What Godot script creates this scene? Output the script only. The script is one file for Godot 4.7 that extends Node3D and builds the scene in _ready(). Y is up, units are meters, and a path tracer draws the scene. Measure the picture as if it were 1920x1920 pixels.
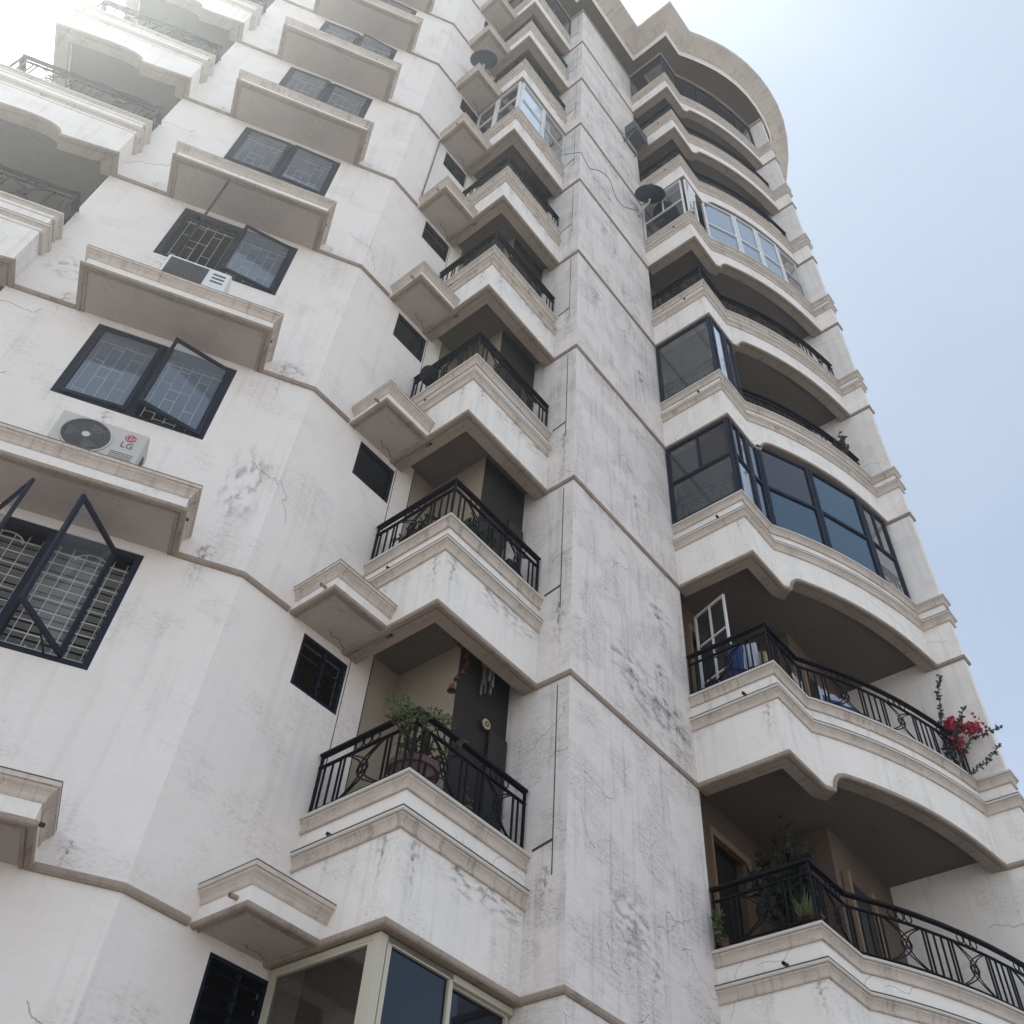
extends Node3D
# A tall white apartment tower seen from its foot. x runs along the main front, y is up, z points out of the front; metres.

const H := 3.0            # storey height
const S0 := 4.7445        # underside of the first storey's edge beams
const TW := Vector3(0.8660254, 0, 0.5)     # along the slanted window front
const NW := Vector3(-0.5, 0, 0.8660254)    # out of the slanted window front
const WN := 0.271         # plane of the slanted window front
const TOP := 9            # storey index of the roof

var rng := RandomNumberGenerator.new()
var M := {}
var tower: Node3D
var right_path := PackedVector2Array()   # outline of the curved balconies, left to right
var right_lift := PackedFloat32Array()   # rise of the arched beam under it
var right_end := 0                       # index of the last point before the end pier
const MAIN_PATH := [Vector2(0.70, 0.0), Vector2(0.70, 1.24), Vector2(2.21, 1.24)]

func S(k: int) -> float:
	return S0 + H * k

func wn(w: float, n: float) -> Vector2:
	return Vector2(0.8660254 * w - 0.5 * n, 0.5 * w + 0.8660254 * n)

func wn3(w: float, n: float, y: float) -> Vector3:
	return Vector3(0.8660254 * w - 0.5 * n, y, 0.5 * w + 0.8660254 * n)

# ------------------------------------------------------------------ set-up

func _ready() -> void:
	rng.seed = 7741
	set_camera()
	set_sky()
	make_materials()
	make_paths()
	build_ground()
	build_tower()
	build_things()

func set_camera() -> void:
	var cam := Camera3D.new()
	cam.name = "camera"
	cam.fov = 55.108
	cam.near = 0.05
	cam.far = 600.0
	var rt := Vector3(0.6272608, 0.05982741, 0.77650793)
	var up := Vector3(-0.61405462, 0.65126934, 0.44585331)
	var fw := Vector3(0.47904156, 0.75648459, -0.44525303)
	cam.transform = Transform3D(Basis(rt, up, -fw).orthonormalized(), Vector3(-3.6132, 1.6, 6.0709))
	add_child(cam)
	cam.current = true

const SUN := Vector3(-0.245, 0.905, -0.345)

func set_sky() -> void:
	var sun := DirectionalLight3D.new()
	sun.name = "sun"
	sun.light_energy = 1.3
	sun.light_color = Color(1.0, 0.985, 0.95)
	sun.light_angular_distance = 0.5
	sun.shadow_enabled = true
	add_child(sun)
	sun.look_at_from_position(SUN * 50.0, Vector3.ZERO)
	var w := 512
	var h := 256
	var im := Image.create(w, h, false, Image.FORMAT_RGBF)
	var sd := SUN.normalized()
	var veil := FastNoiseLite.new()
	veil.seed = 17
	veil.frequency = 0.9
	veil.fractal_octaves = 5
	for j in h:
		var el := PI * (0.5 - (j + 0.5) / h)
		for i in w:
			var az := TAU * (i + 0.5) / w
			var d := Vector3(sin(az) * cos(el), sin(el), -cos(az) * cos(el))
			var thin := veil.get_noise_3dv(d * 2.2)
			im.set_pixel(i, j, sky_color(d, sd).lerp(Color(0.35, 0.385, 0.445), clampf(0.16 + 0.55 * thin, 0.0, 0.45) * clampf(d.y * 1.5 - 0.2, 0.0, 1.0)) if d.y > 0.0 else sky_color(d, sd))
	var pm := PanoramaSkyMaterial.new()
	pm.panorama = ImageTexture.create_from_image(im)
	var sky := Sky.new()
	sky.sky_material = pm
	var env := Environment.new()
	env.background_mode = Environment.BG_SKY
	env.sky = sky
	env.tonemap_mode = Environment.TONE_MAPPER_LINEAR
	env.tonemap_exposure = 2.0
	# thin fog added to give a lens-glare veil towards the sun
	env.volumetric_fog_enabled = true
	env.volumetric_fog_density = 0.0031
	env.volumetric_fog_albedo = Color(0.95, 0.98, 1.0)
	env.volumetric_fog_anisotropy = 0.85
	env.sdfgi_enabled = true
	env.ssao_enabled = true
	env.ssil_enabled = true
	var we := WorldEnvironment.new()
	we.name = "environment"
	we.environment = env
	add_child(we)

func sky_color(d: Vector3, sd: Vector3) -> Color:
	# a hazy summer sky: pale blue, whiter round the sun and towards the horizon
	var a := rad_to_deg(acos(clampf(d.dot(sd), -1.0, 1.0)))
	var base := Vector3(0.165, 0.225, 0.325)
	var hor := Vector3(1.18, 1.18, 1.17)
	var t := pow(1.0 - clampf(d.y, 0.0, 1.0), 3.5)
	var c := base.lerp(hor, t)
	c += Vector3(1.0, 1.0, 0.90) * 2.2 * exp(-a / 17.0)
	if d.y < 0.0:
		c = c.lerp(Vector3(0.20, 0.19, 0.17), clampf(-d.y * 6.0, 0.0, 1.0))
	return Color(c.x, c.y, c.z)

# ------------------------------------------------------------------ materials

func mat(key: String, lin: Color, rough := 0.8, metal := 0.0) -> StandardMaterial3D:
	var m := StandardMaterial3D.new()
	m.resource_name = key
	m.albedo_color = lin.linear_to_srgb()
	m.roughness = rough
	m.metallic = metal
	M[key] = m
	return m

func noise_bytes(sd: int, freq: float, w: int, h: int, octaves: int, gw := 0, gh := 0) -> PackedByteArray:
	var n := FastNoiseLite.new()
	n.seed = sd
	n.noise_type = FastNoiseLite.TYPE_SIMPLEX_SMOOTH
	n.frequency = freq
	n.fractal_octaves = octaves
	var im := n.get_seamless_image(gw if gw > 0 else w, gh if gh > 0 else h, false, false, 0.15, true)
	im.convert(Image.FORMAT_L8)
	if im.get_width() != w or im.get_height() != h:
		im.resize(w, h, Image.INTERPOLATE_CUBIC)
	return im.get_data()

# plaster with grime: patches (where), specks (what), drips (vertical runs), strokes (horizontal roller marks), cracks
func plaster(sd: int, w: int, h: int, base: Vector3, dirt: Vector3, mould: float, drip: float, stroke: float, cracks: int, cover := 0.55) -> ImageTexture:
	var low := noise_bytes(sd, 0.010, w, h, 4, w / 2, h / 2)
	var hi := noise_bytes(sd + 1, 0.22, w, h, 5, w / 3, h)
	var run := noise_bytes(sd + 2, 0.03, w, h, 3, w, h / 16)
	var hor := noise_bytes(sd + 3, 0.09, w, h, 3, w / 6, h)
	var out := PackedByteArray()
	out.resize(w * h * 3)
	var b0 := base.x * 255.0
	var b1 := base.y * 255.0
	var b2 := base.z * 255.0
	var d0 := dirt.x * 255.0
	var d1 := dirt.y * 255.0
	var d2 := dirt.z * 255.0
	var o := 0
	for i in w * h:
		var l := low[i] / 255.0
		var x := hi[i] / 255.0
		var r := run[i] / 255.0
		var s := hor[i] / 255.0
		var patch := smoothstep(cover - 0.12, cover + 0.22, l)
		var f := mould * patch * (0.25 + 0.75 * pow(clampf((x * 0.7 + s * 0.3 - 0.42) * 3.0, 0.0, 1.0), 2.0))
		f += drip * clampf((r - 0.60) * 4.0, 0.0, 1.0) * (0.3 + 0.7 * l)
		f += stroke * (s - 0.4)
		f += 0.07 * (0.5 - l) + 0.05 * (x - 0.5)
		f = clampf(f, -0.08, 0.92)
		out[o] = int(clampf(b0 + (d0 - b0) * f, 0.0, 255.0))
		out[o + 1] = int(clampf(b1 + (d1 - b1) * f, 0.0, 255.0))
		out[o + 2] = int(clampf(b2 + (d2 - b2) * f, 0.0, 255.0))
		o += 3
	var rg := RandomNumberGenerator.new()
	rg.seed = sd * 31 + 5
	for c in cracks:
		var px := rg.randf() * w
		var py := rg.randf() * h
		var ang := rg.randf_range(-0.9, 0.9) + (PI * 0.5 if rg.randf() < 0.35 else 0.0)
		var ang0 := ang
		var dark := rg.randf_range(0.3, 0.65)
		for t in rg.randi_range(40, 170):
			ang = lerpf(ang + rg.randf_range(-0.45, 0.45), ang0, 0.12)
			px += cos(ang) * 1.2
			py += sin(ang) * 1.2
			var ix := posmod(int(px), w)
			var iy := posmod(int(py), h)
			var q := (iy * w + ix) * 3
			for ch in 3:
				out[q + ch] = int(out[q + ch] * (1.0 - dark))
			if rg.randf() < 0.75:
				var q2 := (posmod(iy + 1, h) * w + ix) * 3
				for ch in 3:
					out[q2 + ch] = int(out[q2 + ch] * (1.0 - dark * 0.6))
	var im := Image.create_from_data(w, h, false, Image.FORMAT_RGB8, out)
	im.generate_mipmaps()
	return ImageTexture.create_from_image(im)

func bump(sd: int, freq: float, strength: float) -> Texture2D:
	var n := FastNoiseLite.new()
	n.seed = sd
	n.frequency = freq
	n.fractal_octaves = 4
	var im := n.get_seamless_image(512, 512)
	im.convert(Image.FORMAT_RGBA8)
	im.bump_map_to_normal_map(strength)
	im.generate_mipmaps()
	return ImageTexture.create_from_image(im)

func textured(key: String, tex: Texture2D, size: Vector2, rough := 0.9, nrm: Texture2D = null, ns := 0.4) -> StandardMaterial3D:
	var m := StandardMaterial3D.new()
	m.resource_name = key
	m.albedo_texture = tex
	m.uv1_scale = Vector3(1.0 / size.x, 1.0 / size.y, 1.0)
	m.roughness = rough
	if nrm:
		m.normal_enabled = true
		m.normal_texture = nrm
		m.normal_scale = ns
	M[key] = m
	return m

# dirt runs and mould blooms as a thin coat: kind 0 a bloom, 1 a vertical run, 2 a smear along a course
func stain_material(kind: int) -> void:
	var w := 256
	var h := 256
	var n1 := noise_bytes(201 + kind, 0.022, w, h, 5)
	var n2 := noise_bytes(211 + kind, 0.30, w, h, 5, w / (1 if kind == 1 else 3), h / (6 if kind == 1 else 1))
	var out := PackedByteArray()
	out.resize(w * h * 4)
	for y in h:
		for x in w:
			var u := (x + 0.5) / w * 2.0 - 1.0
			var v := (y + 0.5) / h
			var a := n1[y * w + x] / 255.0
			var b := n2[y * w + x] / 255.0
			var m := 0.0
			if kind == 0:
				m = clampf(1.0 - u * u - (v * 2.0 - 1.0) * (v * 2.0 - 1.0), 0.0, 1.0)
			elif kind == 1:
				m = exp(-u * u * 9.0) * clampf(1.15 - v, 0.0, 1.0) * smoothstep(0.0, 0.04, v)
			else:
				m = clampf(1.0 - v * 1.1, 0.0, 1.0) * smoothstep(0.0, 0.05, v) * clampf((1.0 - absf(u)) * 3.0, 0.0, 1.0)
			var al := m * smoothstep(0.40, 0.85, a) * (0.30 + 0.70 * smoothstep(0.40, 0.75, b))
			var o := (y * w + x) * 4
			out[o] = 62
			out[o + 1] = 62
			out[o + 2] = 64
			out[o + 3] = int(255.0 * clampf(al * (0.5 if kind == 0 else 0.75), 0.0, 0.6))
	var im := Image.create_from_data(w, h, false, Image.FORMAT_RGBA8, out)
	var m := StandardMaterial3D.new()
	m.resource_name = "stain"
	m.albedo_texture = ImageTexture.create_from_image(im)
	m.transparency = BaseMaterial3D.TRANSPARENCY_ALPHA
	m.roughness = 0.95
	m.metallic_specular = 0.1
	M["stain%d" % kind] = m

# a coat of dirt on an upright face: top left corner, direction along the face
func stain(kind: int, at: Vector3, along: Vector3, w: float, h: float) -> void:
	var st := begin()
	var n := along.cross(Vector3.UP)
	var p := [at, at + along * w, at + along * w - Vector3(0, h, 0), at - Vector3(0, h, 0)]
	var cut := rng.randf_range(0.0, 0.25)
	var uv := [Vector2(cut, 0), Vector2(1, 0), Vector2(1, 1), Vector2(cut, 1)]
	if rng.randf() < 0.5:
		uv = [Vector2(1, 0), Vector2(cut, 0), Vector2(cut, 1), Vector2(1, 1)]
	for i in [0, 1, 2, 0, 2, 3]:
		st.set_normal(n)
		st.set_uv(uv[i])
		st.add_vertex(p[i] + n * 0.004)
	put("stain", st, "stain%d" % kind, tower)

func build_stains() -> void:
	var rx := Vector3.RIGHT
	var rz := Vector3(0, 0, 1)
	for k in range(0, 8):
		var y := S(k)
		# runs at the outer corner of the corner balconies, below the lower cornice
		stain(1, Vector3(0.757, y + 0.755, 1.185), rx, 0.34, rng.randf_range(0.4, 0.7))
		stain(1, Vector3(0.755, y + 0.755, 0.90), rz, 0.28, rng.randf_range(0.35, 0.65))
		stain(1, Vector3(4.515, y + 0.755, 2.42), rz, 0.26, rng.randf_range(0.3, 0.6))
		stain(2, Vector3(1.2, y + 0.755, 1.185), rx, 1.0, 0.35)
		# soot under the string course of the pier and mould blooms on it, different on every storey
		if rng.randf() < 0.5:
			stain(2, Vector3(2.25 + rng.randf_range(0, 1.0), y - 0.003, 1.61), rx, rng.randf_range(0.6, 1.2), rng.randf_range(0.2, 0.6))
		for q in rng.randi_range(2, 5):
			var w := rng.randf_range(0.35, 1.3)
			stain(rng.randi_range(0, 1), Vector3(2.23 + rng.randf_range(0, 2.25 - w), y + rng.randf_range(0.6, 2.9), 1.61), rx, w, rng.randf_range(0.3, 1.1))
		stain(1, Vector3(2.21, y + 1.1, 1.28), rz, 0.3, rng.randf_range(0.6, 1.0))
	stain(0, Vector3(3.3, S(1) + 0.95, 1.61), rx, 1.15, 0.95)
	stain(2, Vector3(3.0, S(1) + 0.85, 1.61), rx, 1.45, 0.8)
	# runs below the ends of the window ledges and under the spouts
	for k in range(0, 7):
		stain(1, wn3(-1.01, WN, S(k) + 0.28), TW, rng.randf_range(0.14, 0.3), rng.randf_range(0.3, 0.9))
		stain(1, wn3(-3.42, WN, S(k) + 0.28), TW, rng.randf_range(0.14, 0.3), rng.randf_range(0.3, 0.9))
		stain(1, Vector3(0.755, S(k) + 0.755, 0.36), Vector3(0, 0, 1), 0.12, rng.randf_range(0.3, 0.6))
		stain(1, wn3(-2.9 + rng.randf_range(0, 1.2), WN, S(k) + 1.60), TW, 0.3, rng.randf_range(0.4, 0.9))
	# blooms on the slanted front
	stain(0, wn3(-1.00, WN, S(2) + 0.50), TW, 0.44, 0.62)
	stain(0, wn3(-1.00, WN, S(2) + 0.42), TW, 0.40, 0.40)
	stain(0, wn3(-3.72, WN, S(2) + 1.0), TW, 0.62, 0.6)
	stain(0, wn3(-0.98, WN, S(1) + 1.9), TW, 0.48, 1.4)
	stain(1, wn3(-1.02, WN, S(1) + 0.25), TW, 0.2, 0.7)

func make_materials() -> void:
	var nrm := bump(91, 0.02, 6.0)
	var dark_tone := Vector3(0.20, 0.20, 0.21)
	textured("wall", plaster(11, 1024, 1024, Vector3(0.93, 0.905, 0.885), Vector3(0.50, 0.475, 0.455), 0.20, 0.09, 0.03, 3, 0.58), Vector2(5.3, 5.3), 0.9, nrm, 0.12)
	textured("pier", plaster(23, 1024, 2048, Vector3(0.905, 0.88, 0.865), Vector3(0.21, 0.205, 0.205), 0.26, 0.14, 0.08, 34, 0.44), Vector2(3.7, 7.4), 0.9, nrm, 0.06)
	textured("parapet", plaster(37, 1024, 1024, Vector3(0.93, 0.91, 0.89), Vector3(0.34, 0.33, 0.31), 0.20, 0.10, 0.02, 3, 0.60), Vector2(4.1, 4.1), 0.9, nrm, 0.1)
	textured("moulding", plaster(41, 1024, 512, Vector3(0.80, 0.755, 0.715), Vector3(0.36, 0.32, 0.28), 0.35, 0.35, 0.06, 4, 0.5), Vector2(2.3, 1.15), 0.92)
	textured("edge", plaster(43, 512, 512, Vector3(0.63, 0.58, 0.53), Vector3(0.30, 0.25, 0.21), 0.35, 0.25, 0.06, 0, 0.5), Vector2(1.9, 1.9), 0.92)
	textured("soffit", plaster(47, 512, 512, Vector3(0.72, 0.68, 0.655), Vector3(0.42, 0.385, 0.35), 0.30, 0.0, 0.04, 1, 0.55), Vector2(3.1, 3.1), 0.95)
	textured("ceiling", plaster(49, 512, 512, Vector3(0.42, 0.39, 0.365), Vector3(0.28, 0.25, 0.23), 0.35, 0.0, 0.04, 1, 0.55), Vector2(3.7, 3.7), 0.95)  # darker copy of the soffit plaster; balcony shade is put into its colour
	textured("roof_edge", plaster(53, 1024, 512, Vector3(0.79, 0.75, 0.71), Vector3(0.38, 0.36, 0.32), 0.30, 0.25, 0.0, 2, 0.5), Vector2(4.5, 2.2), 0.95)
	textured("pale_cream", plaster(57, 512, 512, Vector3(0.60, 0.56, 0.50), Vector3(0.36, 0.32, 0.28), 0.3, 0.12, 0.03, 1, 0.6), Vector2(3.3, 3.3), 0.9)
	textured("cream", plaster(59, 512, 512, Vector3(0.39, 0.34, 0.29), Vector3(0.26, 0.22, 0.18), 0.3, 0.08, 0.03, 1, 0.6), Vector2(3.3, 3.3), 0.9)  # darkened so the shade of the recesses sits in the wall colour
	textured("concrete", plaster(61, 1024, 1024, Vector3(0.56, 0.555, 0.545), Vector3(0.3, 0.29, 0.28), 0.5, 0.0, 0.05, 12, 0.5), Vector2(6.0, 6.0), 0.95)
	textured("asphalt", plaster(67, 512, 512, Vector3(0.44, 0.42, 0.415), Vector3(0.25, 0.24, 0.24), 0.5, 0.0, 0.03, 6, 0.5), Vector2(5.0, 5.0), 0.95)
	for i in 3:
		stain_material(i)
	mat("dark_tone", Color(0.13, 0.115, 0.10), 0.95)
	mat("lip", Color(0.60, 0.57, 0.52), 0.9)
	mat("steel", Color(0.011, 0.016, 0.034), 0.6).metallic_specular = 0.3
	mat("iron", Color(0.008, 0.008, 0.012), 0.65).metallic_specular = 0.25
	mat("white_frame", Color(0.70, 0.71, 0.72), 0.45)
	mat("beige_frame", Color(0.52, 0.49, 0.40), 0.5)
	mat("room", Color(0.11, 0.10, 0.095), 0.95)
	mat("door", Color(0.013, 0.010, 0.010), 0.8)
	mat("dark_door", Color(0.012, 0.011, 0.014), 0.5)
	mat("jamb", Color(0.22, 0.15, 0.09), 0.7)
	mat("grille_paint", Color(0.52, 0.52, 0.52), 0.6)
	mat("blind", Color(0.22, 0.22, 0.215), 0.8)
	mat("rust", Color(0.10, 0.055, 0.035), 0.9)
	mat("groove", Color(0.06, 0.06, 0.06), 0.95)
	mat("cable", Color(0.12, 0.12, 0.13), 0.7)
	mat("ac_case", Color(0.50, 0.49, 0.46), 0.5)
	mat("ac_dark", Color(0.07, 0.07, 0.075), 0.6)
	mat("ac_wire", Color(0.13, 0.13, 0.135), 0.5)
	mat("logo_red", Color(0.42, 0.03, 0.09), 0.5)
	mat("logo_grey", Color(0.12, 0.12, 0.13), 0.5)
	mat("logo_white", Color(0.75, 0.72, 0.72), 0.5)
	mat("dish", Color(0.035, 0.045, 0.07), 0.55)
	mat("terracotta", Color(0.11, 0.045, 0.03), 0.8)
	mat("pot_brown", Color(0.075, 0.038, 0.035), 0.7)
	mat("brass", Color(0.30, 0.16, 0.10), 0.5, 0.4)
	mat("chime", Color(0.75, 0.76, 0.78), 0.25, 0.9)
	mat("cloth_blue", Color(0.03, 0.06, 0.17), 0.95)
	mat("cloth_light", Color(0.45, 0.50, 0.62), 0.95)
	mat("cloth_cream", Color(0.40, 0.34, 0.24), 0.95)
	mat("stem", Color(0.06, 0.05, 0.03), 0.9)
	mat("vase", Color(0.55, 0.53, 0.50), 0.5)
	mat("tray", Color(0.60, 0.59, 0.60), 0.6)
	var lf := mat("leaf", Color(0.055, 0.08, 0.018), 0.6)
	lf.backlight_enabled = true
	lf.backlight = Color(0.08, 0.13, 0.03)
	lf = mat("leaf_dark", Color(0.028, 0.045, 0.02), 0.6)
	lf.backlight_enabled = true
	lf.backlight = Color(0.05, 0.08, 0.03)
	mat("leaf_deep", Color(0.012, 0.018, 0.009), 0.8)
	lf = mat("petal", Color(0.40, 0.02, 0.05), 0.7)
	lf.backlight_enabled = true
	lf.backlight = Color(0.3, 0.02, 0.05)
	var g := mat("pane", Color(0.25, 0.32, 0.36), 0.03)
	g.transparency = BaseMaterial3D.TRANSPARENCY_ALPHA
	g.albedo_color.a = 0.16
	g.metallic = 0.0
	g.metallic_specular = 1.0
	g = mat("tinted_pane", Color(0.30, 0.36, 0.46), 0.04, 0.92)
	g = mat("blue_pane", Color(0.085, 0.135, 0.17), 0.05, 0.9)
	g = mat("pale_pane", Color(0.34, 0.40, 0.45), 0.05, 0.88)
	g = mat("bright_pane", Color(0.62, 0.72, 0.78), 0.08, 0.88)
	g = mat("window_pane", Color(0.36, 0.43, 0.54), 0.03, 0.22)
	g.transparency = BaseMaterial3D.TRANSPARENCY_ALPHA
	g.albedo_color.a = 0.17
	g = mat("dark_pane", Color(0.05, 0.05, 0.06), 0.08, 0.3)
	g.transparency = BaseMaterial3D.TRANSPARENCY_ALPHA
	g.albedo_color.a = 0.6
	g = mat("dark_screen", Color(0.02, 0.02, 0.022), 0.9)
	g.transparency = BaseMaterial3D.TRANSPARENCY_ALPHA
	g.albedo_color.a = 0.75
	g = mat("tea_pane", Color(0.05, 0.042, 0.035), 0.06, 0.1)
	g.transparency = BaseMaterial3D.TRANSPARENCY_ALPHA
	g.albedo_color.a = 0.5
	g = mat("night_pane", Color(0.032, 0.043, 0.06), 0.06, 0.8)

# ------------------------------------------------------------------ mesh helpers

func begin() -> SurfaceTool:
	var st := SurfaceTool.new()
	st.begin(Mesh.PRIMITIVE_TRIANGLES)
	return st

func uv_of(p: Vector3, n: Vector3) -> Vector2:
	if absf(n.y) > 0.8:
		return Vector2(p.x, p.z)
	var t := Vector3.UP.cross(n).normalized()
	return Vector2(p.dot(t), -p.y)

func tri(st: SurfaceTool, a: Vector3, b: Vector3, c: Vector3) -> void:   # counter-clockwise from outside
	var n := (b - a).cross(c - a)
	if n.length_squared() < 1e-14:
		return
	n = n.normalized()
	for p in [a, c, b]:
		st.set_normal(n)
		st.set_uv(uv_of(p, n))
		st.add_vertex(p)

func quad(st: SurfaceTool, a: Vector3, b: Vector3, c: Vector3, d: Vector3) -> void:
	tri(st, a, b, c)
	tri(st, a, c, d)

func box(st: SurfaceTool, c: Vector3, ex: Vector3, ey: Vector3, ez: Vector3) -> void:   # half axes, right-handed
	var p := []
	for sz in [-1, 1]:
		for sy in [-1, 1]:
			for sx in [-1, 1]:
				p.append(c + ex * sx + ey * sy + ez * sz)
	quad(st, p[4], p[5], p[7], p[6])
	quad(st, p[1], p[0], p[2], p[3])
	quad(st, p[5], p[1], p[3], p[7])
	quad(st, p[0], p[4], p[6], p[2])
	quad(st, p[6], p[7], p[3], p[2])
	quad(st, p[0], p[1], p[5], p[4])

func abox(st: SurfaceTool, a: Vector3, b: Vector3) -> void:   # axis-aligned, two corners
	var c := (a + b) * 0.5
	var e := (b - a).abs() * 0.5
	box(st, c, Vector3(e.x, 0, 0), Vector3(0, e.y, 0), Vector3(0, 0, e.z))

func bar(st: SurfaceTool, a: Vector3, b: Vector3, w: float, h: float, side := Vector3.ZERO) -> void:   # square bar from a to b
	var d := b - a
	var l := d.length()
	if l < 1e-5:
		return
	d /= l
	var s := side
	if s == Vector3.ZERO:
		s = d.cross(Vector3.UP)
		if s.length() < 0.05:
			s = Vector3.RIGHT
	s = (s - d * s.dot(d)).normalized()
	var u := s.cross(d)
	box(st, (a + b) * 0.5, s * w * 0.5, u * h * 0.5, s.cross(u) * l * 0.5)

func tube(st: SurfaceTool, pts: PackedVector3Array, r: float, sides := 6) -> void:
	var rings := []
	var ref := Vector3(0.31, 0.87, 0.39)
	for i in pts.size():
		var d := (pts[mini(i + 1, pts.size() - 1)] - pts[maxi(i - 1, 0)]).normalized()
		var s := d.cross(ref).normalized()
		var u := s.cross(d)
		var ring := []
		for j in sides:
			var a := TAU * j / sides
			ring.append(pts[i] + (s * cos(a) + u * sin(a)) * r)
		rings.append(ring)
	for i in pts.size() - 1:
		for j in sides:
			var k := (j + 1) % sides
			quad(st, rings[i][j], rings[i + 1][j], rings[i + 1][k], rings[i][k])

func lathe(st: SurfaceTool, prof: PackedVector2Array, o: Vector3, bs := Basis(), n := 16) -> void:   # (radius, height), bottom up
	for i in prof.size() - 1:
		for j in n:
			var a := TAU * j / n
			var b := TAU * (j + 1) / n
			var f := func(q: Vector2, t: float) -> Vector3: return o + bs * Vector3(q.x * cos(t), q.y, -q.x * sin(t))
			quad(st, f.call(prof[i], a), f.call(prof[i], b), f.call(prof[i + 1], b), f.call(prof[i + 1], a))

func offset_at(path: PackedVector2Array, i: int) -> Vector2:   # mitred outward direction at a vertex
	var n := Vector2.ZERO
	var n1 := Vector2.ZERO
	if i > 0:
		var d := (path[i] - path[i - 1]).normalized()
		n1 = Vector2(-d.y, d.x)
	var n2 := n1
	if i < path.size() - 1:
		var d := (path[i + 1] - path[i]).normalized()
		n2 = Vector2(-d.y, d.x)
	if i == 0:
		n1 = n2
	n = n1 + n2
	return n / maxf(0.25, 1.0 + n1.dot(n2))

func offset_path(path: PackedVector2Array, o: float) -> PackedVector2Array:
	var out := PackedVector2Array()
	for i in path.size():
		out.append(path[i] + offset_at(path, i) * o)
	return out

# a profile (out, up) run along a plan path from left to right; lift raises the first lift_n profile points at each vertex
func sweep(st: SurfaceTool, path: PackedVector2Array, prof: PackedVector2Array, y: float, closed := false, lift := PackedFloat32Array(), lift_n := 0) -> void:
	var rows := []
	for i in path.size():
		var m := offset_at(path, i)
		var row := PackedVector3Array()
		for j in prof.size():
			var p := path[i] + m * prof[j].x
			var up := prof[j].y
			if j < lift_n:
				up += lift[i]
			row.append(Vector3(p.x, y + up, p.y))
		rows.append(row)
	var n := prof.size() if closed else prof.size() - 1
	for i in path.size() - 1:
		for j in n:
			var k := (j + 1) % prof.size()
			quad(st, rows[i][j], rows[i + 1][j], rows[i + 1][k], rows[i][k])
	var poly := PackedVector2Array(prof)
	var ids := Geometry2D.triangulate_polygon(poly)
	for e in [0, path.size() - 1]:
		for t in range(0, ids.size(), 3):
			tri(st, rows[e][ids[t]], rows[e][ids[t + 1]], rows[e][ids[t + 2]])

func slab(st: SurfaceTool, poly: PackedVector2Array, y0: float, y1: float) -> void:
	var ids := Geometry2D.triangulate_polygon(poly)
	for t in range(0, ids.size(), 3):
		var a := poly[ids[t]]
		var b := poly[ids[t + 1]]
		var c := poly[ids[t + 2]]
		if (b - a).cross(c - a) > 0.0:
			var s := b
			b = c
			c = s
		tri(st, Vector3(a.x, y1, a.y), Vector3(b.x, y1, b.y), Vector3(c.x, y1, c.y))
		tri(st, Vector3(a.x, y0, a.y), Vector3(c.x, y0, c.y), Vector3(b.x, y0, b.y))
	for i in poly.size():
		var a := poly[i]
		var b := poly[(i + 1) % poly.size()]
		quad(st, Vector3(a.x, y0, a.y), Vector3(b.x, y0, b.y), Vector3(b.x, y1, b.y), Vector3(a.x, y1, a.y))

# a wall from a to b (seen from outside, left to right) with rectangular holes [u0, u1, y0, y1] and reveals of the given depth
func wall(st: SurfaceTool, a: Vector2, b: Vector2, y0: float, y1: float, holes: Array, depth := 0.14) -> void:
	var d := (b - a).normalized()
	var l := a.distance_to(b)
	var n := Vector2(-d.y, d.x)
	var us := [0.0, l]
	var ys := [y0, y1]
	for h in holes:
		us.append_array([h[0], h[1]])
		ys.append_array([h[2], h[3]])
	us.sort()
	ys.sort()
	var f := func(u: float, y: float, o: float) -> Vector3: return Vector3(a.x + d.x * u - n.x * o, y, a.y + d.y * u - n.y * o)
	for i in us.size() - 1:
		if us[i + 1] - us[i] < 1e-4:
			continue
		for j in ys.size() - 1:
			if ys[j + 1] - ys[j] < 1e-4:
				continue
			var cu: float = (us[i] + us[i + 1]) * 0.5
			var cy: float = (ys[j] + ys[j + 1]) * 0.5
			var open := false
			for h in holes:
				if cu > h[0] and cu < h[1] and cy > h[2] and cy < h[3]:
					open = true
			if not open:
				quad(st, f.call(us[i], ys[j], 0.0), f.call(us[i + 1], ys[j], 0.0), f.call(us[i + 1], ys[j + 1], 0.0), f.call(us[i], ys[j + 1], 0.0))
	for h in holes:
		quad(st, f.call(h[0], h[2], 0.0), f.call(h[0], h[2], depth), f.call(h[0], h[3], depth), f.call(h[0], h[3], 0.0))
		quad(st, f.call(h[1], h[2], depth), f.call(h[1], h[2], 0.0), f.call(h[1], h[3], 0.0), f.call(h[1], h[3], depth))
		quad(st, f.call(h[0], h[2], depth), f.call(h[0], h[2], 0.0), f.call(h[1], h[2], 0.0), f.call(h[1], h[2], depth))
		quad(st, f.call(h[0], h[3], 0.0), f.call(h[0], h[3], depth), f.call(h[1], h[3], depth), f.call(h[1], h[3], 0.0))

func put(called: String, st: SurfaceTool, m, parent: Node3D, stuff := false) -> MeshInstance3D:
	var o := MeshInstance3D.new()
	o.name = called
	var mm: Material = M[m] if m is String else m
	if mm is StandardMaterial3D and mm.normal_enabled:
		st.generate_tangents()
	var mesh := st.commit()
	mesh.surface_set_material(0, mm)
	o.mesh = mesh
	if stuff:
		o.set_meta("kind", "stuff")
	parent.add_child(o, true)
	return o

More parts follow.
